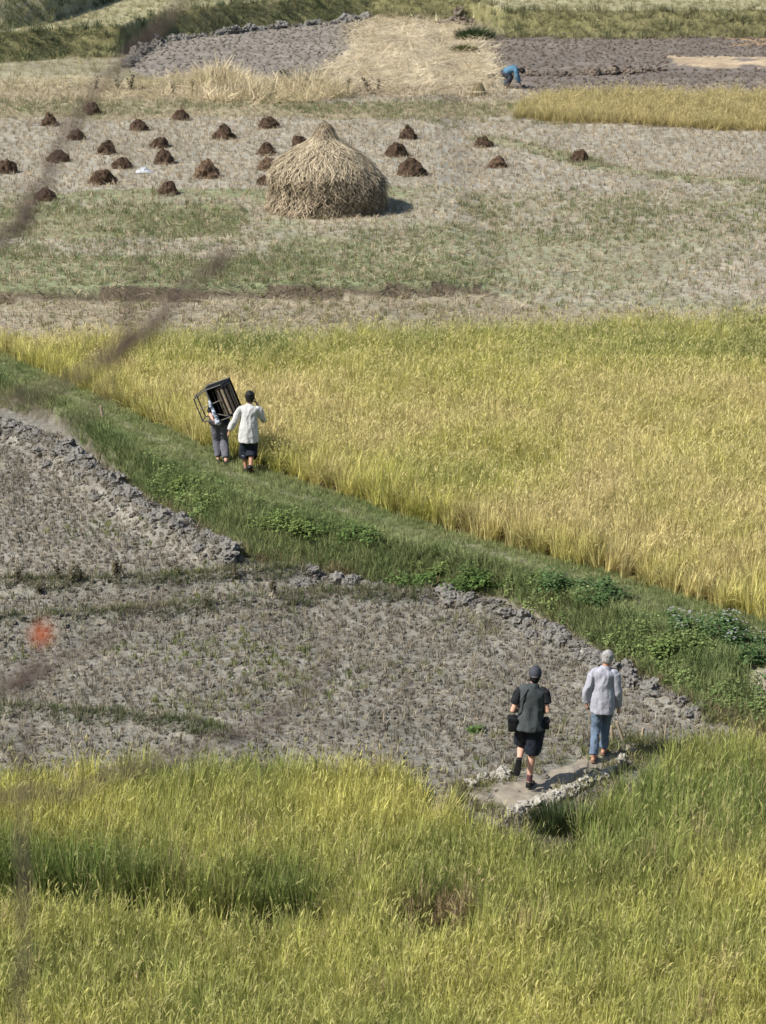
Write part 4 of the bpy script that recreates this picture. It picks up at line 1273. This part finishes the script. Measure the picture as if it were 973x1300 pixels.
def torso_tubes(J, hem, top=.035, w=1.0, flare=1.0, d=1.0):
    """hem: how far below the pelvis the garment ends"""
    sd = (J['shR'] - J['shL']).normalized(); P, C, N = J['pelvis'], J['chest'], J['neck']
    ax = (C - P).normalized(); low = P - Vector((0, 0, hem)) + Vector((0, 0, 0))
    wid = (J['shR'] - J['shL']).length / .36
    S = (J['shL'] + J['shR']) * .5; hw = (J['shR'] - J['shL']).length * .5
    path = [low, P.lerp(low, .4), P.lerp(C, .25), P.lerp(C, .7), C.lerp(S, .35), C.lerp(S, .8), S + (N - S) * .15, S.lerp(N, .5), S.lerp(N, .85), N + (J['head'] - N) * .16]
    rad = [(.205 * w * flare, .158 * flare * d), (.205 * w, .155 * d), (.192 * w, .142 * d), (.180 * w, .132 * d), (.188 * w * wid, .128 * d), (hw + .015, .116 * d), (hw + .025, .100 * d), (hw * .78, .086 * d), (hw * .48, .072), (.060, .060)]
    return [(path, rad, sd, 24)]

def sleeve(J, s, frac, r0=.074, r1=.050):
    a, e, w = J['sh' + s], J['el' + s], J['wr' + s]
    sd = (J['shR'] - J['shL']).normalized()
    m = a.lerp(J['chest'], .16) - Vector((0, 0, .012))
    if frac <= 1:
        return (([m, a.lerp(e, .12), a.lerp(e, frac * .6), a.lerp(e, frac)]), [r0 * .9, r0 * .96, r0 * .96, r0 * .98], sd, 14)
    return ([m, a.lerp(e, .12), a.lerp(e, .5), e, e.lerp(w, .5), e.lerp(w, frac - 1)], [r0 * .9, r0 * .94, r0 * .88, r0 * .80, r1 * 1.05, r1 * .9], sd, 14)

def caps(J, r=.062):
    return [(J['sh' + s] * .93 + J['chest'] * .07 - Vector((0, 0, .008)), r) for s in 'LR']

def trouser(J, s, frac, r=(.108, .100, .082, .072, .068), sd=(1, 0, 0)):
    h, k, a = J['hip' + s], J['kn' + s], J['an' + s]
    if frac <= 1:
        return ([h + Vector((0, 0, .06)), h, h.lerp(k, .5), h.lerp(k, frac)], [r[0], r[0], r[1], r[1] * .98], sd, 16)
    return ([h + Vector((0, 0, .02)), h, h.lerp(k, .5), k, k.lerp(a, .5), k.lerp(a, frac - 1)], [r[0], r[0], r[1], r[2], r[3], r[4]], sd, 16)

def seat_tube(J, r=(.165, .125)):
    P = J['pelvis']
    return ([P + Vector((0, 0, .08)), P, P - Vector((0, 0, .09))], [r, r, (r[0] * .9, r[1] * .95)], (J['shR'] - J['shL']).normalized(), 20)

# ---- man in the vest
def man_vest():
    b = ground_at(672, 1002); b.z = max(b.z, PATH_Z)
    root = empty('person', b); root.scale = (.97, .97, .97)
    tag(root, 'person in grey vest, black shorts and cap walking with one foot lifted', 'person', 'people walking the field paths')
    J = dict(pelvis=V3(.0, .0, .93), chest=V3(.015, .05, 1.24), neck=V3(.04, .09, 1.455), head=V3(.062, .12, 1.60), face=(.12, 1, -.08),
             shL=V3(-.160, .05, 1.40), elL=V3(-.245, .0, 1.12), wrL=V3(-.15, .23, 1.05), shR=V3(.195, .08, 1.40), elR=V3(.235, .0, 1.11), wrR=V3(.14, .24, 1.04),
             hipL=V3(-.09, .02, .90), knL=V3(-.10, .17, .54), anL=V3(-.155, -.15, .45), toeL=(-.12, .08, -1),
             hipR=V3(.095, .0, .90), knR=V3(.035, .05, .49), anR=V3(0, 0, .085), toeR=(.35, 1, 0))
    J['handL'] = ((.5, .8, -.1), (0, 0, -1), (1, 0, 0), .8); J['handR'] = ((-.5, .8, -.1), (0, 0, 1), (-1, 0, 0), .8)
    mobj('body', body_mesh(J), M_SKIN2, root); eyes(J, root)
    garment('t_shirt', torso_tubes(J, -.06, w=.86, d=.86) + caps(J) + [sleeve(J, 'L', .62, .072), sleeve(J, 'R', .62, .072)], M_BLACK, root, seed=1)
    vt = torso_tubes(J, .06, w=.97, flare=1.06, d=1.04)
    v = garment('vest', vt, M_VEST, root, .011, .016, (6, 6, 2.4), 4.0)
    # flat seams and the back panel of the vest
    for x0, z0, x1, z1 in ((-.09, 1.19, .13, 1.19), (.10, 1.19, .09, .92), (-.09, 1.19, -.09, .92)):
        acc = ([], [])
        pts = []
        for k in range(9):
            t = k / 8; x = x0 + (x1 - x0) * t; z = z0 + (z1 - z0) * t
            pts.append(V3(x + .005, -.0 + (z - .93) * .16 - .128 * math.sqrt(max(.05, 1 - ((x - .01) / .185) ** 2)), z))
        tube(acc, pts, [.007] * 9, (0, 1, 0), 6)
        mobj('seam', mesh_from('seam', acc[0], acc[1]), M_VEST, v)
    garment('shorts', [seat_tube(J), trouser(J, 'L', .80, (.112, .115, .1, .1, .1)), trouser(J, 'R', .98, (.112, .118, .1, .1, .1))], M_NAVY, root, .011, .010, (8, 8, 5), 2.0)
    shoe(J, 'L', M_RUBBER, root); shoe(J, 'R', M_RUBBER, root)
    for s in 'R':
        k, a = J['kn' + s], J['an' + s]
        garment('sock', [([k.lerp(a, .76), k.lerp(a, .9), a], [.046, .043, .043], (1, 0, 0), 12)], M_SOCK if s == 'R' else M_BLACK, root, .008, 0)
    # cap
    c = J['head']; up = V3(.05, .06, 1).normalized(); fw = V3(.12, 1, -.08).normalized(); side = fw.cross(up).normalized()
    acc = ([], [])
    prof = [(-.015, .083, .104), (.02, .086, .107), (.06, .083, .103), (.10, .066, .082), (.125, .036, .046), (.133, .01, .012)]
    tube(acc, [c + up * h for h, a, q in prof], [(a, q) for h, a, q in prof], side, 20, False)
    cp = mobj('cap', fuse('cap', acc, .007, 2, .003, (14, 14, 14), 3), M_CAP, root)
    acc = ([], [])
    tube(acc, [c + fw * .085 + up * .0, c + fw * .13 - up * .008, c + fw * .175 - up * .025], [(.078, .006), (.075, .006), (.045, .005)], side, 14)
    mobj('visor', mesh_from('visor', acc[0], acc[1]), M_CAP, cp)
    acc = ([], [])
    tube(acc, [c - fw * .098 - up * .005 - side * .035, c - fw * .109 - up * .005, c - fw * .098 - up * .005 + side * .035], [(.006, .011)] * 3, (0, 1, 0), 8)
    mobj('strap', mesh_from('strap', acc[0], acc[1]), mat_plain('cap_strap', (.11, .11, .12), .8), cp)
    acc = ([], [])
    tube(acc, [c - up * .075 - fw * .03, c - up * .03 - fw * .03, c + up * .0 - fw * .02], [(.058, .055), (.074, .070), (.080, .09)], side, 16)
    mobj('hair', fuse('hair', acc, .008, 1, .003, (45, 45, 45), 2), M_BLACKHAIR, root)
    # hip bags
    for nm, ctr, sz, lab in (('camera_bag', V3(-.245, .0, .93), (.060, .085, .095), 'black camera bag hanging at the left hip of the vest wearer'),
                        ('belt_pouch', V3(.215, .02, .92), (.045, .06, .07), 'small black pouch at the right hip of the vest wearer')):
        bm = bmesh.new(); bmesh.ops.create_cube(bm, size=2)
        for q in bm.verts: q.co = Vector((q.co.x * sz[0], q.co.y * sz[1], q.co.z * sz[2] * (1 if q.co.z > 0 else .92)))
        bmesh.ops.bevel(bm, geom=bm.edges[:], offset=.022, segments=3, affect='EDGES', profile=.5)
        me = bpy.data.meshes.new(nm); bm.to_mesh(me); bm.free(); me.polygons.foreach_set('use_smooth', [True] * len(me.polygons))
        rt = empty(nm, b + ctr * .97 - Vector((0, 0, sz[2]))); tag(rt, lab, 'bag')
        bo = mobj('case', me, M_RUBBER, rt); bo.location = (0, 0, sz[2])
        bm = bmesh.new(); bmesh.ops.create_cube(bm, size=2)
        for q in bm.verts: q.co = Vector((q.co.x * (sz[0] + .005), q.co.y * (sz[1] + .005), q.co.z * .028))
        bmesh.ops.bevel(bm, geom=bm.edges[:], offset=.012, segments=2, affect='EDGES')
        me = bpy.data.meshes.new('flap'); bm.to_mesh(me); bm.free()
        fo = mobj('flap', me, M_BLACK, rt); fo.location = (0, 0, sz[2] * 1.8)
        if nm == 'camera_bag':
            acc = ([], [])
            tube(acc, [V3(0, 0, sz[2] * 1.95), V3(.05, -.09, .35), V3(.13, -.08, .50), V3(.20, -.03, .60)], [(.012, .004)] * 4, (0, 1, 0), 8)
            mobj('strap', mesh_from('strap', acc[0], acc[1]), M_BLACK, rt)

# ---- grey haired man in lilac shirt
def man_grey():
    b = ground_at(760, 967); b.z = max(b.z, PATH_Z)
    root = empty('person', b); root.scale = (.955, .955, .955)
    tag(root, 'grey haired person in pale lilac shirt and faded jeans walking away', 'person', 'people walking the field paths')
    J = dict(pelvis=V3(.05, .04, .88), chest=V3(.04, .06, 1.15), neck=V3(.065, .085, 1.345), head=V3(.105, .12, 1.485), face=(.5, 1, -.1),
             shL=V3(-.115, .05, 1.29), elL=V3(-.185, .03, 1.03), wrL=V3(-.19, .07, .83), shR=V3(.205, .07, 1.29), elR=V3(.250, .04, 1.0), wrR=V3(.275, .10, .76),
             hipL=V3(-.02, .03, .86), knL=V3(-.045, .04, .46), anL=V3(-.085, -.12, .085), toeL=(.25, 1, 0),
             hipR=V3(.125, .05, .86), knR=V3(.105, .17, .47), anR=V3(.085, .16, .085), toeR=(.3, 1, 0))
    J['handR'] = ((.25, .1, -1), (.4, 1, .1), (-1, .2, 0), .35); J['handL'] = ((.2, .3, -1), (.2, 1, 0), (1, 0, 0), .9)
    mobj('body', body_mesh(J), M_SKIN, root); eyes(J, root); hair_mesh(J, M_GREYHAIR, root, 1.06)
    s = garment('shirt', torso_tubes(J, .17, w=.86, flare=1.0, d=.95) + caps(J) + [sleeve(J, 'L', 1.93), sleeve(J, 'R', 1.93)], M_LILAC, root, .010, .016, (8, 8, 3.2), 7.0)
    N = J['neck']
    acc = ([], []); tube(acc, [N + V3(.002, .0, -.02), N + V3(.008, .008, .028)], [(.072, .070), (.062, .062)], (1, 0, 0), 16)
    mobj('collar', fuse('collar', acc, .008, 1), M_LILAC, s)
    garment('jeans', [seat_tube(J, (.138, .105)), trouser(J, 'L', 1.94, (.082, .082, .066, .060, .062)), trouser(J, 'R', 1.94, (.082, .082, .066, .060, .062))], M_JEANS, root, .010, .009, (10, 10, 7), 5.0)
    shoe(J, 'L', M_TANSHOE, root, 'sandal', False); shoe(J, 'R', M_TANSHOE, root, 'sandal', False)

# ---- man in white shirt on the phone
def man_white():
    b = ground_at(315, 600, .45)
    root = empty('person', b); root.scale = (1.03, 1.03, 1.03)
    tag(root, 'person in white long shirt and black shorts holding a phone to the ear', 'person', 'people walking the field paths')
    J = dict(pelvis=V3(.02, 0, .80), chest=V3(.04, .03, 1.06), neck=V3(.05, .05, 1.245), head=V3(.055, .07, 1.385), face=(.1, 1, -.05),
             shL=V3(-.12, .03, 1.19), elL=V3(-.235, .0, .95), wrL=V3(-.325, .05, .775), shR=V3(.205, .03, 1.19), elR=V3(.290, .08, .96), wrR=V3(.205, .16, 1.19),
             hipL=V3(-.06, .0, .78), knL=V3(-.055, .06, .42), anL=V3(-.04, .04, .085), toeL=(.15, 1, 0),
             hipR=V3(.10, .0, .78), knR=V3(.075, .05, .42), anR=V3(.06, -.16, .17), toeR=(.3, .6, -.75))
    J['handR'] = ((-.38, -.1, 1), (0, 1, .1), (-1, 0, 0), .9); J['handL'] = ((-.4, .2, -1), (0, 1, 0), (1, 0, -.2), .4)
    mobj('body', body_mesh(J), M_SKIN, root); eyes(J, root); hair_mesh(J, M_BLACKHAIR, root, 1.07, .01)
    garment('shirt', torso_tubes(J, .21, w=.84, flare=1.04, d=.95) + caps(J) + [sleeve(J, 'L', 1.90, .068, .056), sleeve(J, 'R', 1.75, .068, .056)], M_WHITE, root, .010, .014, (8, 8, 3.2), 9.0)
    garment('shorts', [seat_tube(J, (.145, .105)), trouser(J, 'L', 1.28, (.076, .09, .102, .100, .098)), trouser(J, 'R', 1.22, (.076, .09, .102, .1, .098))], M_NAVY, root, .011, .008, (8, 8, 5), 3.0)
    k, a = J['knL'], J['anL']
    garment('rolled_cuff', [([k.lerp(a, .24), k.lerp(a, .34)], [.103, .101], (1, 0, 0), 16)], mat_plain('grey_cuff', (.22, .22, .23), .9), root, .010, 0)
    shoe(J, 'L', M_RUBBER, root); shoe(J, 'R', M_RUBBER, root)
    bm = bmesh.new(); bmesh.ops.create_cube(bm, size=1)
    for q in bm.verts: q.co = Vector((q.co.x * .010, q.co.y * .072, q.co.z * .145))
    bmesh.ops.bevel(bm, geom=bm.edges[:], offset=.004, segments=2, affect='EDGES')
    me = bpy.data.meshes.new('mobile_phone'); bm.to_mesh(me); bm.free()
    ph = mobj('mobile_phone', me, M_PHONE, None, b + V3(.145, .10, 1.345) * 1.03); ph.rotation_euler = (-.15, -.2, 0)
    tag(ph, 'black mobile phone held to the ear by the white shirted walker', 'phone')

# ---- man carrying the thresher
def man_carrier():
    b = ground_at(283, 589, .45)
    root = empty('person', b)
    tag(root, 'person in grey trousers bent under a rice threshing machine', 'person', 'people walking the field paths')
    J = dict(pelvis=V3(-.05, .10, .82), chest=V3(-.01, .26, 1.05), neck=V3(.01, .38, 1.19), head=V3(.015, .46, 1.30), face=(.05, 1, -.3),
             shL=V3(-.17, .27, 1.14), elL=V3(-.23, .16, .94), wrL=V3(-.165, -.02, .875), shR=V3(.16, .27, 1.14), elR=V3(.26, .18, .93), wrR=V3(.27, .0, .95),
             hipL=V3(-.125, .10, .80), knL=V3(-.115, .17, .43), anL=V3(-.085, .06, .085), toeL=(.1, 1, 0),
             hipR=V3(.025, .10, .80), knR=V3(.02, .16, .43), anR=V3(.07, -.06, .085), toeR=(.25, 1, 0))
    J['handL'] = ((.55, -.6, -.3), (0, .2, 1), (.2, -1, 0), 1.2); J['handR'] = ((-.2, -.8, .2), (0, .2, 1), (-1, 0, 0), 1.2)
    mobj('body', body_mesh(J), M_SKIN2, root); eyes(J, root); hair_mesh(J, M_BLACKHAIR, root, 1.07)
    garment('shirt', torso_tubes(J, .06, w=.98) + caps(J) + [sleeve(J, 'L', .9), sleeve(J, 'R', 1.9)], M_DARKG, root, seed=12)
    garment('trousers', [seat_tube(J, (.155, .118)), trouser(J, 'L', 1.86, (.100, .094, .080, .074, .066)), trouser(J, 'R', 1.86, (.100, .094, .080, .074, .066))], M_GREYT, root, .010, .008, (9, 9, 6), 11.0)
    shoe(J, 'L', M_RUBBER, root); shoe(J, 'R', M_RUBBER, root)
    return b

M_FRAME = mat_plain('worn_dark_metal', (.055, .052, .048), .55, .4, 15, .2, 60, .4)
M_FRAMEL = mat_plain('worn_grey_wood', (.17, .155, .135), .8, .3, 15, .3, 60)
M_SLAT = mat_plain('drum_wood', (.30, .235, .155), .85, .25, 18, .4, 60)
M_SLATD = mat_plain('dirty_drum_wood', (.11, .092, .068), .85, .4, 30, .5, 60)
M_SOOT = mat_plain('black_panel', (.012, .012, .013), .7, .3, 10)
def thresher(base):
    """pedal rice thresher: frame on four legs, hopper sides, slatted drum; it is carried on its side"""
    c = base + V3(-.055, -.12, 1.25)
    root = empty('rice_thresher', c)
    tag(root, 'black framed pedal thresher with wooden slatted drum carried on a back', 'thresher')
    X = V3(.36, .0, -.93).normalized(); Z = V3(.90, -.10, .36).normalized(); Z = (Z - X * Z.dot(X)).normalized(); Y = Z.cross(X)
    R = Matrix((X, Y, Z)).transposed()
    root.rotation_euler = R.to_euler(); root.scale = (.80, .9, .95)
    # local: x along the drum, z up when standing, y depth; centre at the middle
    def bar(name, a, q, r, mat):
        acc = ([], []); d = (Vector(q) - Vector(a)).normalized()
        tube(acc, [a, q], [(r, r)] * 2, (0, 1, 0) if abs(d.y) < .9 else (1, 0, 0), 6)
        mobj(name, mesh_from(name, acc[0], acc[1], False), mat, root)
    def panel(name, pts, th, mat):
        bm = bmesh.new(); vs = [bm.verts.new(p) for p in pts]; f = bm.faces.new(vs)
        bmesh.ops.solidify(bm, geom=[f], thickness=th)
        me = bpy.data.meshes.new(name); bm.to_mesh(me); bm.free(); mobj(name, me, mat, root)
    zf, zh, zt = -.40, -.10, .36
    for sx in (-1, 1):
        for sy in (-1, 1):
            bar('leg', (sx * .28, sy * .17, zf), (sx * .40, sy * .20, zh), .015, M_FRAME)
            bar('upright', (sx * .40, sy * .20, zh), (sx * .40, sy * .20, zt - (.14 if sy < 0 else 0)), .016, M_FRAME)
        bar('foot_rail', (sx * .28, -.17, zf), (sx * .28, .17, zf), .014, M_FRAME)
        panel('end_panel', [(sx * .385, -.20, zh - .03), (sx * .385, .20, zh - .03), (sx * .385, .20, zt), (sx * .385, .02, zt), (sx * .385, -.20, zt - .14)], .012, M_SOOT)
    for sy in (-1, 1):
        bar('frame_bar', (-.42, sy * .205, zh), (.42, sy * .205, zh), .019, M_FRAMEL)
        bar('foot_bar', (-.29, sy * .17, zf), (.29, sy * .17, zf), .014, M_FRAME)
    bar('frame_bar', (-.40, -.205, zt - .13), (.40, -.205, zt - .13), .012, M_FRAME)
    bar('brace', (-.02, -.205, zf + .06), (-.06, -.21, .10), .011, M_FRAMEL)
    bar('brace', (.20, -.205, zh), (.385, -.205, .16), .011, M_FRAMEL)
    panel('back_panel', [(-.38, .195, zh - .02), (.38, .195, zh - .02), (.38, .195, zt), (-.38, .195, zt)], .012, M_SOOT)
    panel('bottom_panel', [(-.38, -.18, zh + .01), (.38, -.18, zh + .01), (.38, .19, zh + .01), (-.38, .19, zh + .01)], .012, M_SOOT)
    acc = ([], [])
    tube(acc, [(-.33, -.04, .20), (.33, -.04, .20)], [.150, .150], (0, 1, 0), 24, False)
    drum = mobj('drum', mesh_from('drum', acc[0], acc[1], False), M_SOOT, root)
    for k in range(12):
        a = 2 * math.pi * k / 12
        bm = bmesh.new(); bmesh.ops.create_cube(bm, size=1)
        for q in bm.verts: q.co = Vector((q.co.x * .66, q.co.y * .046, q.co.z * .022))
        bmesh.ops.bevel(bm, geom=bm.edges[:], offset=.004, segments=1, affect='EDGES')
        bmesh.ops.rotate(bm, verts=bm.verts, matrix=Matrix.Rotation(a, 3, 'X'))
        bmesh.ops.translate(bm, verts=bm.verts, vec=(0, -.04 - math.sin(a) * .160, .20 + math.cos(a) * .160))
        me = bpy.data.meshes.new('slat'); bm.to_mesh(me); bm.free(); s = mobj('slat', me, M_SLAT if k % 3 == 0 else M_SLATD, drum)
        T = Blades()
        for j in range(13):
            x = -.30 + .05 * j
            n = V3(0, -math.sin(a), math.cos(a)); p = V3(x, -.04, .20) + n * .168; n0 = len(T.V)
            T.V += [tuple(p - V3(.012, 0, 0)), tuple(p + V3(.012, 0, 0)), tuple(p + n * .045)]; T.var += [1] * 3; T.pan += [0] * 3; T.F.append((n0, n0 + 1, n0 + 2))
    for sx in (-1, 1):
        acc = ([], []); tube(acc, [(sx * .335, -.04, .20), (sx * .36, -.04, .20)], [.185, .185], (0, 1, 0), 28, False)
        mobj('drum_end', mesh_from('drum_end', acc[0], acc[1], False), M_SOOT, root)
    # cloth wrapped along the frame
    acc = ([], [])
    W = lambda x, y, z: c + R @ Vector((x, y, z)) * .9
    pts = [W(-.12 + .06 * k, -.235 - .012 * math.sin(k * 1.7), zh - .015 + .012 * math.sin(k * 2.3)) - c for k in range(10)]
    tube(acc, pts, [.016, .026, .028, .024, .034, .03, .036, .04, .046, .022], (0, 0, 1), 12)
    cl = mobj('carrying_cloth', fuse('carrying_cloth', acc, .010, 2, .010, (16, 16, 16), 2), mat_plain('pale_blue_cloth', (.40, .45, .52), .9, .25, 25), None, c)
    tag(cl, 'pale blue cloth wrapped along the bar of the carried thresher', 'cloth')

# ---- worker bending in the far plot
def worker():
    b = ground_at(646, 112, .9)
    root = empty('person', b); root.scale = (1.2, 1.2, 1.12)
    tag(root, 'person in blue shirt bending down at the edge of the far rice', 'person')
    J = dict(pelvis=V3(-.10, .05, .56), chest=V3(.14, -.02, .72), neck=V3(.32, -.04, .70), head=V3(.42, -.05, .64), face=(.6, -.05, -.9), headup=(.8, 0, -.35),
             shL=V3(.25, .15, .68), elL=V3(.31, .18, .42), wrL=V3(.38, .12, .20), shR=V3(.22, -.22, .68), elR=V3(.26, -.25, .42), wrR=V3(.36, -.18, .20),
             hipL=V3(-.10, .14, .54), knL=V3(.08, .18, .36), anL=V3(-.06, .15, .085), toeL=(1, .1, 0),
             hipR=V3(-.12, -.05, .54), knR=V3(.04, -.10, .36), anR=V3(-.16, -.10, .085), toeR=(1, -.1, 0))
    mobj('body', body_mesh(J, voxel=.012), M_SKIN, root); hair_mesh(J, M_BLACKHAIR, root, 1.07); eyes(J, root)
    garment('shirt', torso_tubes(J, .0, w=1.05) + caps(J) + [sleeve(J, 'L', 1.8, .075, .06), sleeve(J, 'R', 1.8, .075, .06)], M_BLUE, root, .014, .012, (7, 7, 7), 21.0)
    garment('trousers', [seat_tube(J, (.18, .16)), trouser(J, 'L', 1.9, (.125, .118, .1, .09, .08)), trouser(J, 'R', 1.9, (.125, .118, .1, .09, .08))], M_SLATE, root, .014, .01, (7, 7, 7), 22.0)
    shoe(J, 'L', M_RUBBER, root, 'boot'); shoe(J, 'R', M_RUBBER, root, 'boot')

man_vest(); man_grey(); man_white(); thresher(man_carrier()); worker()

# ------------------------------------------------------------------ shrub on the slope beside the photographer
M_TWIG = mat_plain('twig_bark', (.085, .060, .052), .9, .3, 30)
M_ORANGE = mat_plain('orange_leaf', (.50, .12, .045), .6, .15, 12)
def hill_z(x, y): return 11.55 - .535 * y
def shrub():
    D = 2.3
    bx, by = -.62, 2.25
    base = V3(bx, by, hill_z(bx, by) - .25)
    root = empty('bare_shrub', base)
    tag(root, 'out of focus bare brown twigs with an orange leaf, close to the viewer', 'shrub')
    def twig(name, pts, rad):
        acc = ([], []); pts = [p - base for p in pts]
        # resample softly
        q = []; rr = []
        for i in range(len(pts) - 1):
            for k in range(4):
                t = k / 4; q.append(pts[i].lerp(pts[i + 1], t) + Vector((random.gauss(0, .003), random.gauss(0, .003), random.gauss(0, .003)))); rr.append((rad[i] * (1 - t) + rad[i + 1] * t) * .92)
        q.append(pts[-1]); rr.append(rad[-1])
        tube(acc, q, rr, (0, 1, 0), 8)
        mobj(name, mesh_from(name, acc[0], acc[1]), M_TWIG, root)
    r_ = lambda u, v, d=D: ray(u, v, d)
    trunk = [base, ray(-120, 1700, D - .05), ray(-90, 1200, D - .02), ray(-60, 900, D), ray(-80, 600, D), ray(-60, 380, D + .02)]
    twig('stem', trunk, [.02, .018, .014, .012, .010, .007])
    twig('twig', [ray(-60, 380, D + .02), r_(0, 310), r_(36, 274), r_(60, 225), r_(95, 150), r_(120, 115), r_(165, 70), r_(240, -10), r_(290, -60)], [.006, .0055, .0075, .004, .005, .0035, .0045, .004, .002])
    twig('twig', [r_(-68, 560), r_(0, 512), r_(60, 496), r_(110, 468), r_(155, 442), r_(205, 402), r_(240, 365), r_(278, 336), r_(300, 312)], [.004, .003, .0035, .004, .0078, .006, .0035, .0065, .001])
    twig('twig', [r_(155, 442), r_(165, 390), r_(180, 330), r_(184, 290)], [.004, .003, .002, .001])
    twig('twig', [r_(155, 442), r_(135, 490), r_(100, 540), r_(20, 510)], [.003, .002, .002, .003])
    twig('twig', [r_(-62, 900), r_(0, 872), r_(32, 860), r_(70, 845), r_(130, 815), r_(190, 775), r_(230, 740)], [.005, .0045, .0075, .003, .0025, .002, .001])
    twig('twig', [r_(-75, 1040), r_(0, 1012), r_(90, 1000), r_(180, 972), r_(270, 944), r_(345, 922), r_(395, 875), r_(420, 820), r_(432, 780)], [.005, .0045, .004, .0035, .0035, .003, .003, .002, .001])
    twig('twig', [ray(28, 1420, D - .1), r_(30, 1300), r_(32, 1130), r_(30, 1050), r_(36, 960), r_(34, 880), r_(50, 806)], [.003, .0022, .0040, .003, .0025, .0022, .002])
    twig('twig', [base + V3(.02, 0, .3), ray(-20, 1900, D - .15), ray(28, 1420, D - .1)], [.012, .008, .004])
    for (u, v, s) in ((36, 276, .0075), (156, 440, .0075), (278, 336, .007), (32, 862, .0075)):
        acc = ([], []); ball(acc, ray(u, v, D) - base, s, s, s * 1.3)
        mobj('bud', mesh_from('bud', acc[0], acc[1]), M_TWIG, root)
    B = Blades(); p = ray(52, 818, D) - base
    B.leaf(p, (.2, -.1, 1), (0, -1, .2), .021, .015, 1); B.leaf(p, (-.5, 0, 1), (0, -1, .2), .015, .009, 1)
    mobj('orange_leaf', B.mesh('orange_leaf'), M_ORANGE, root)
shrub()
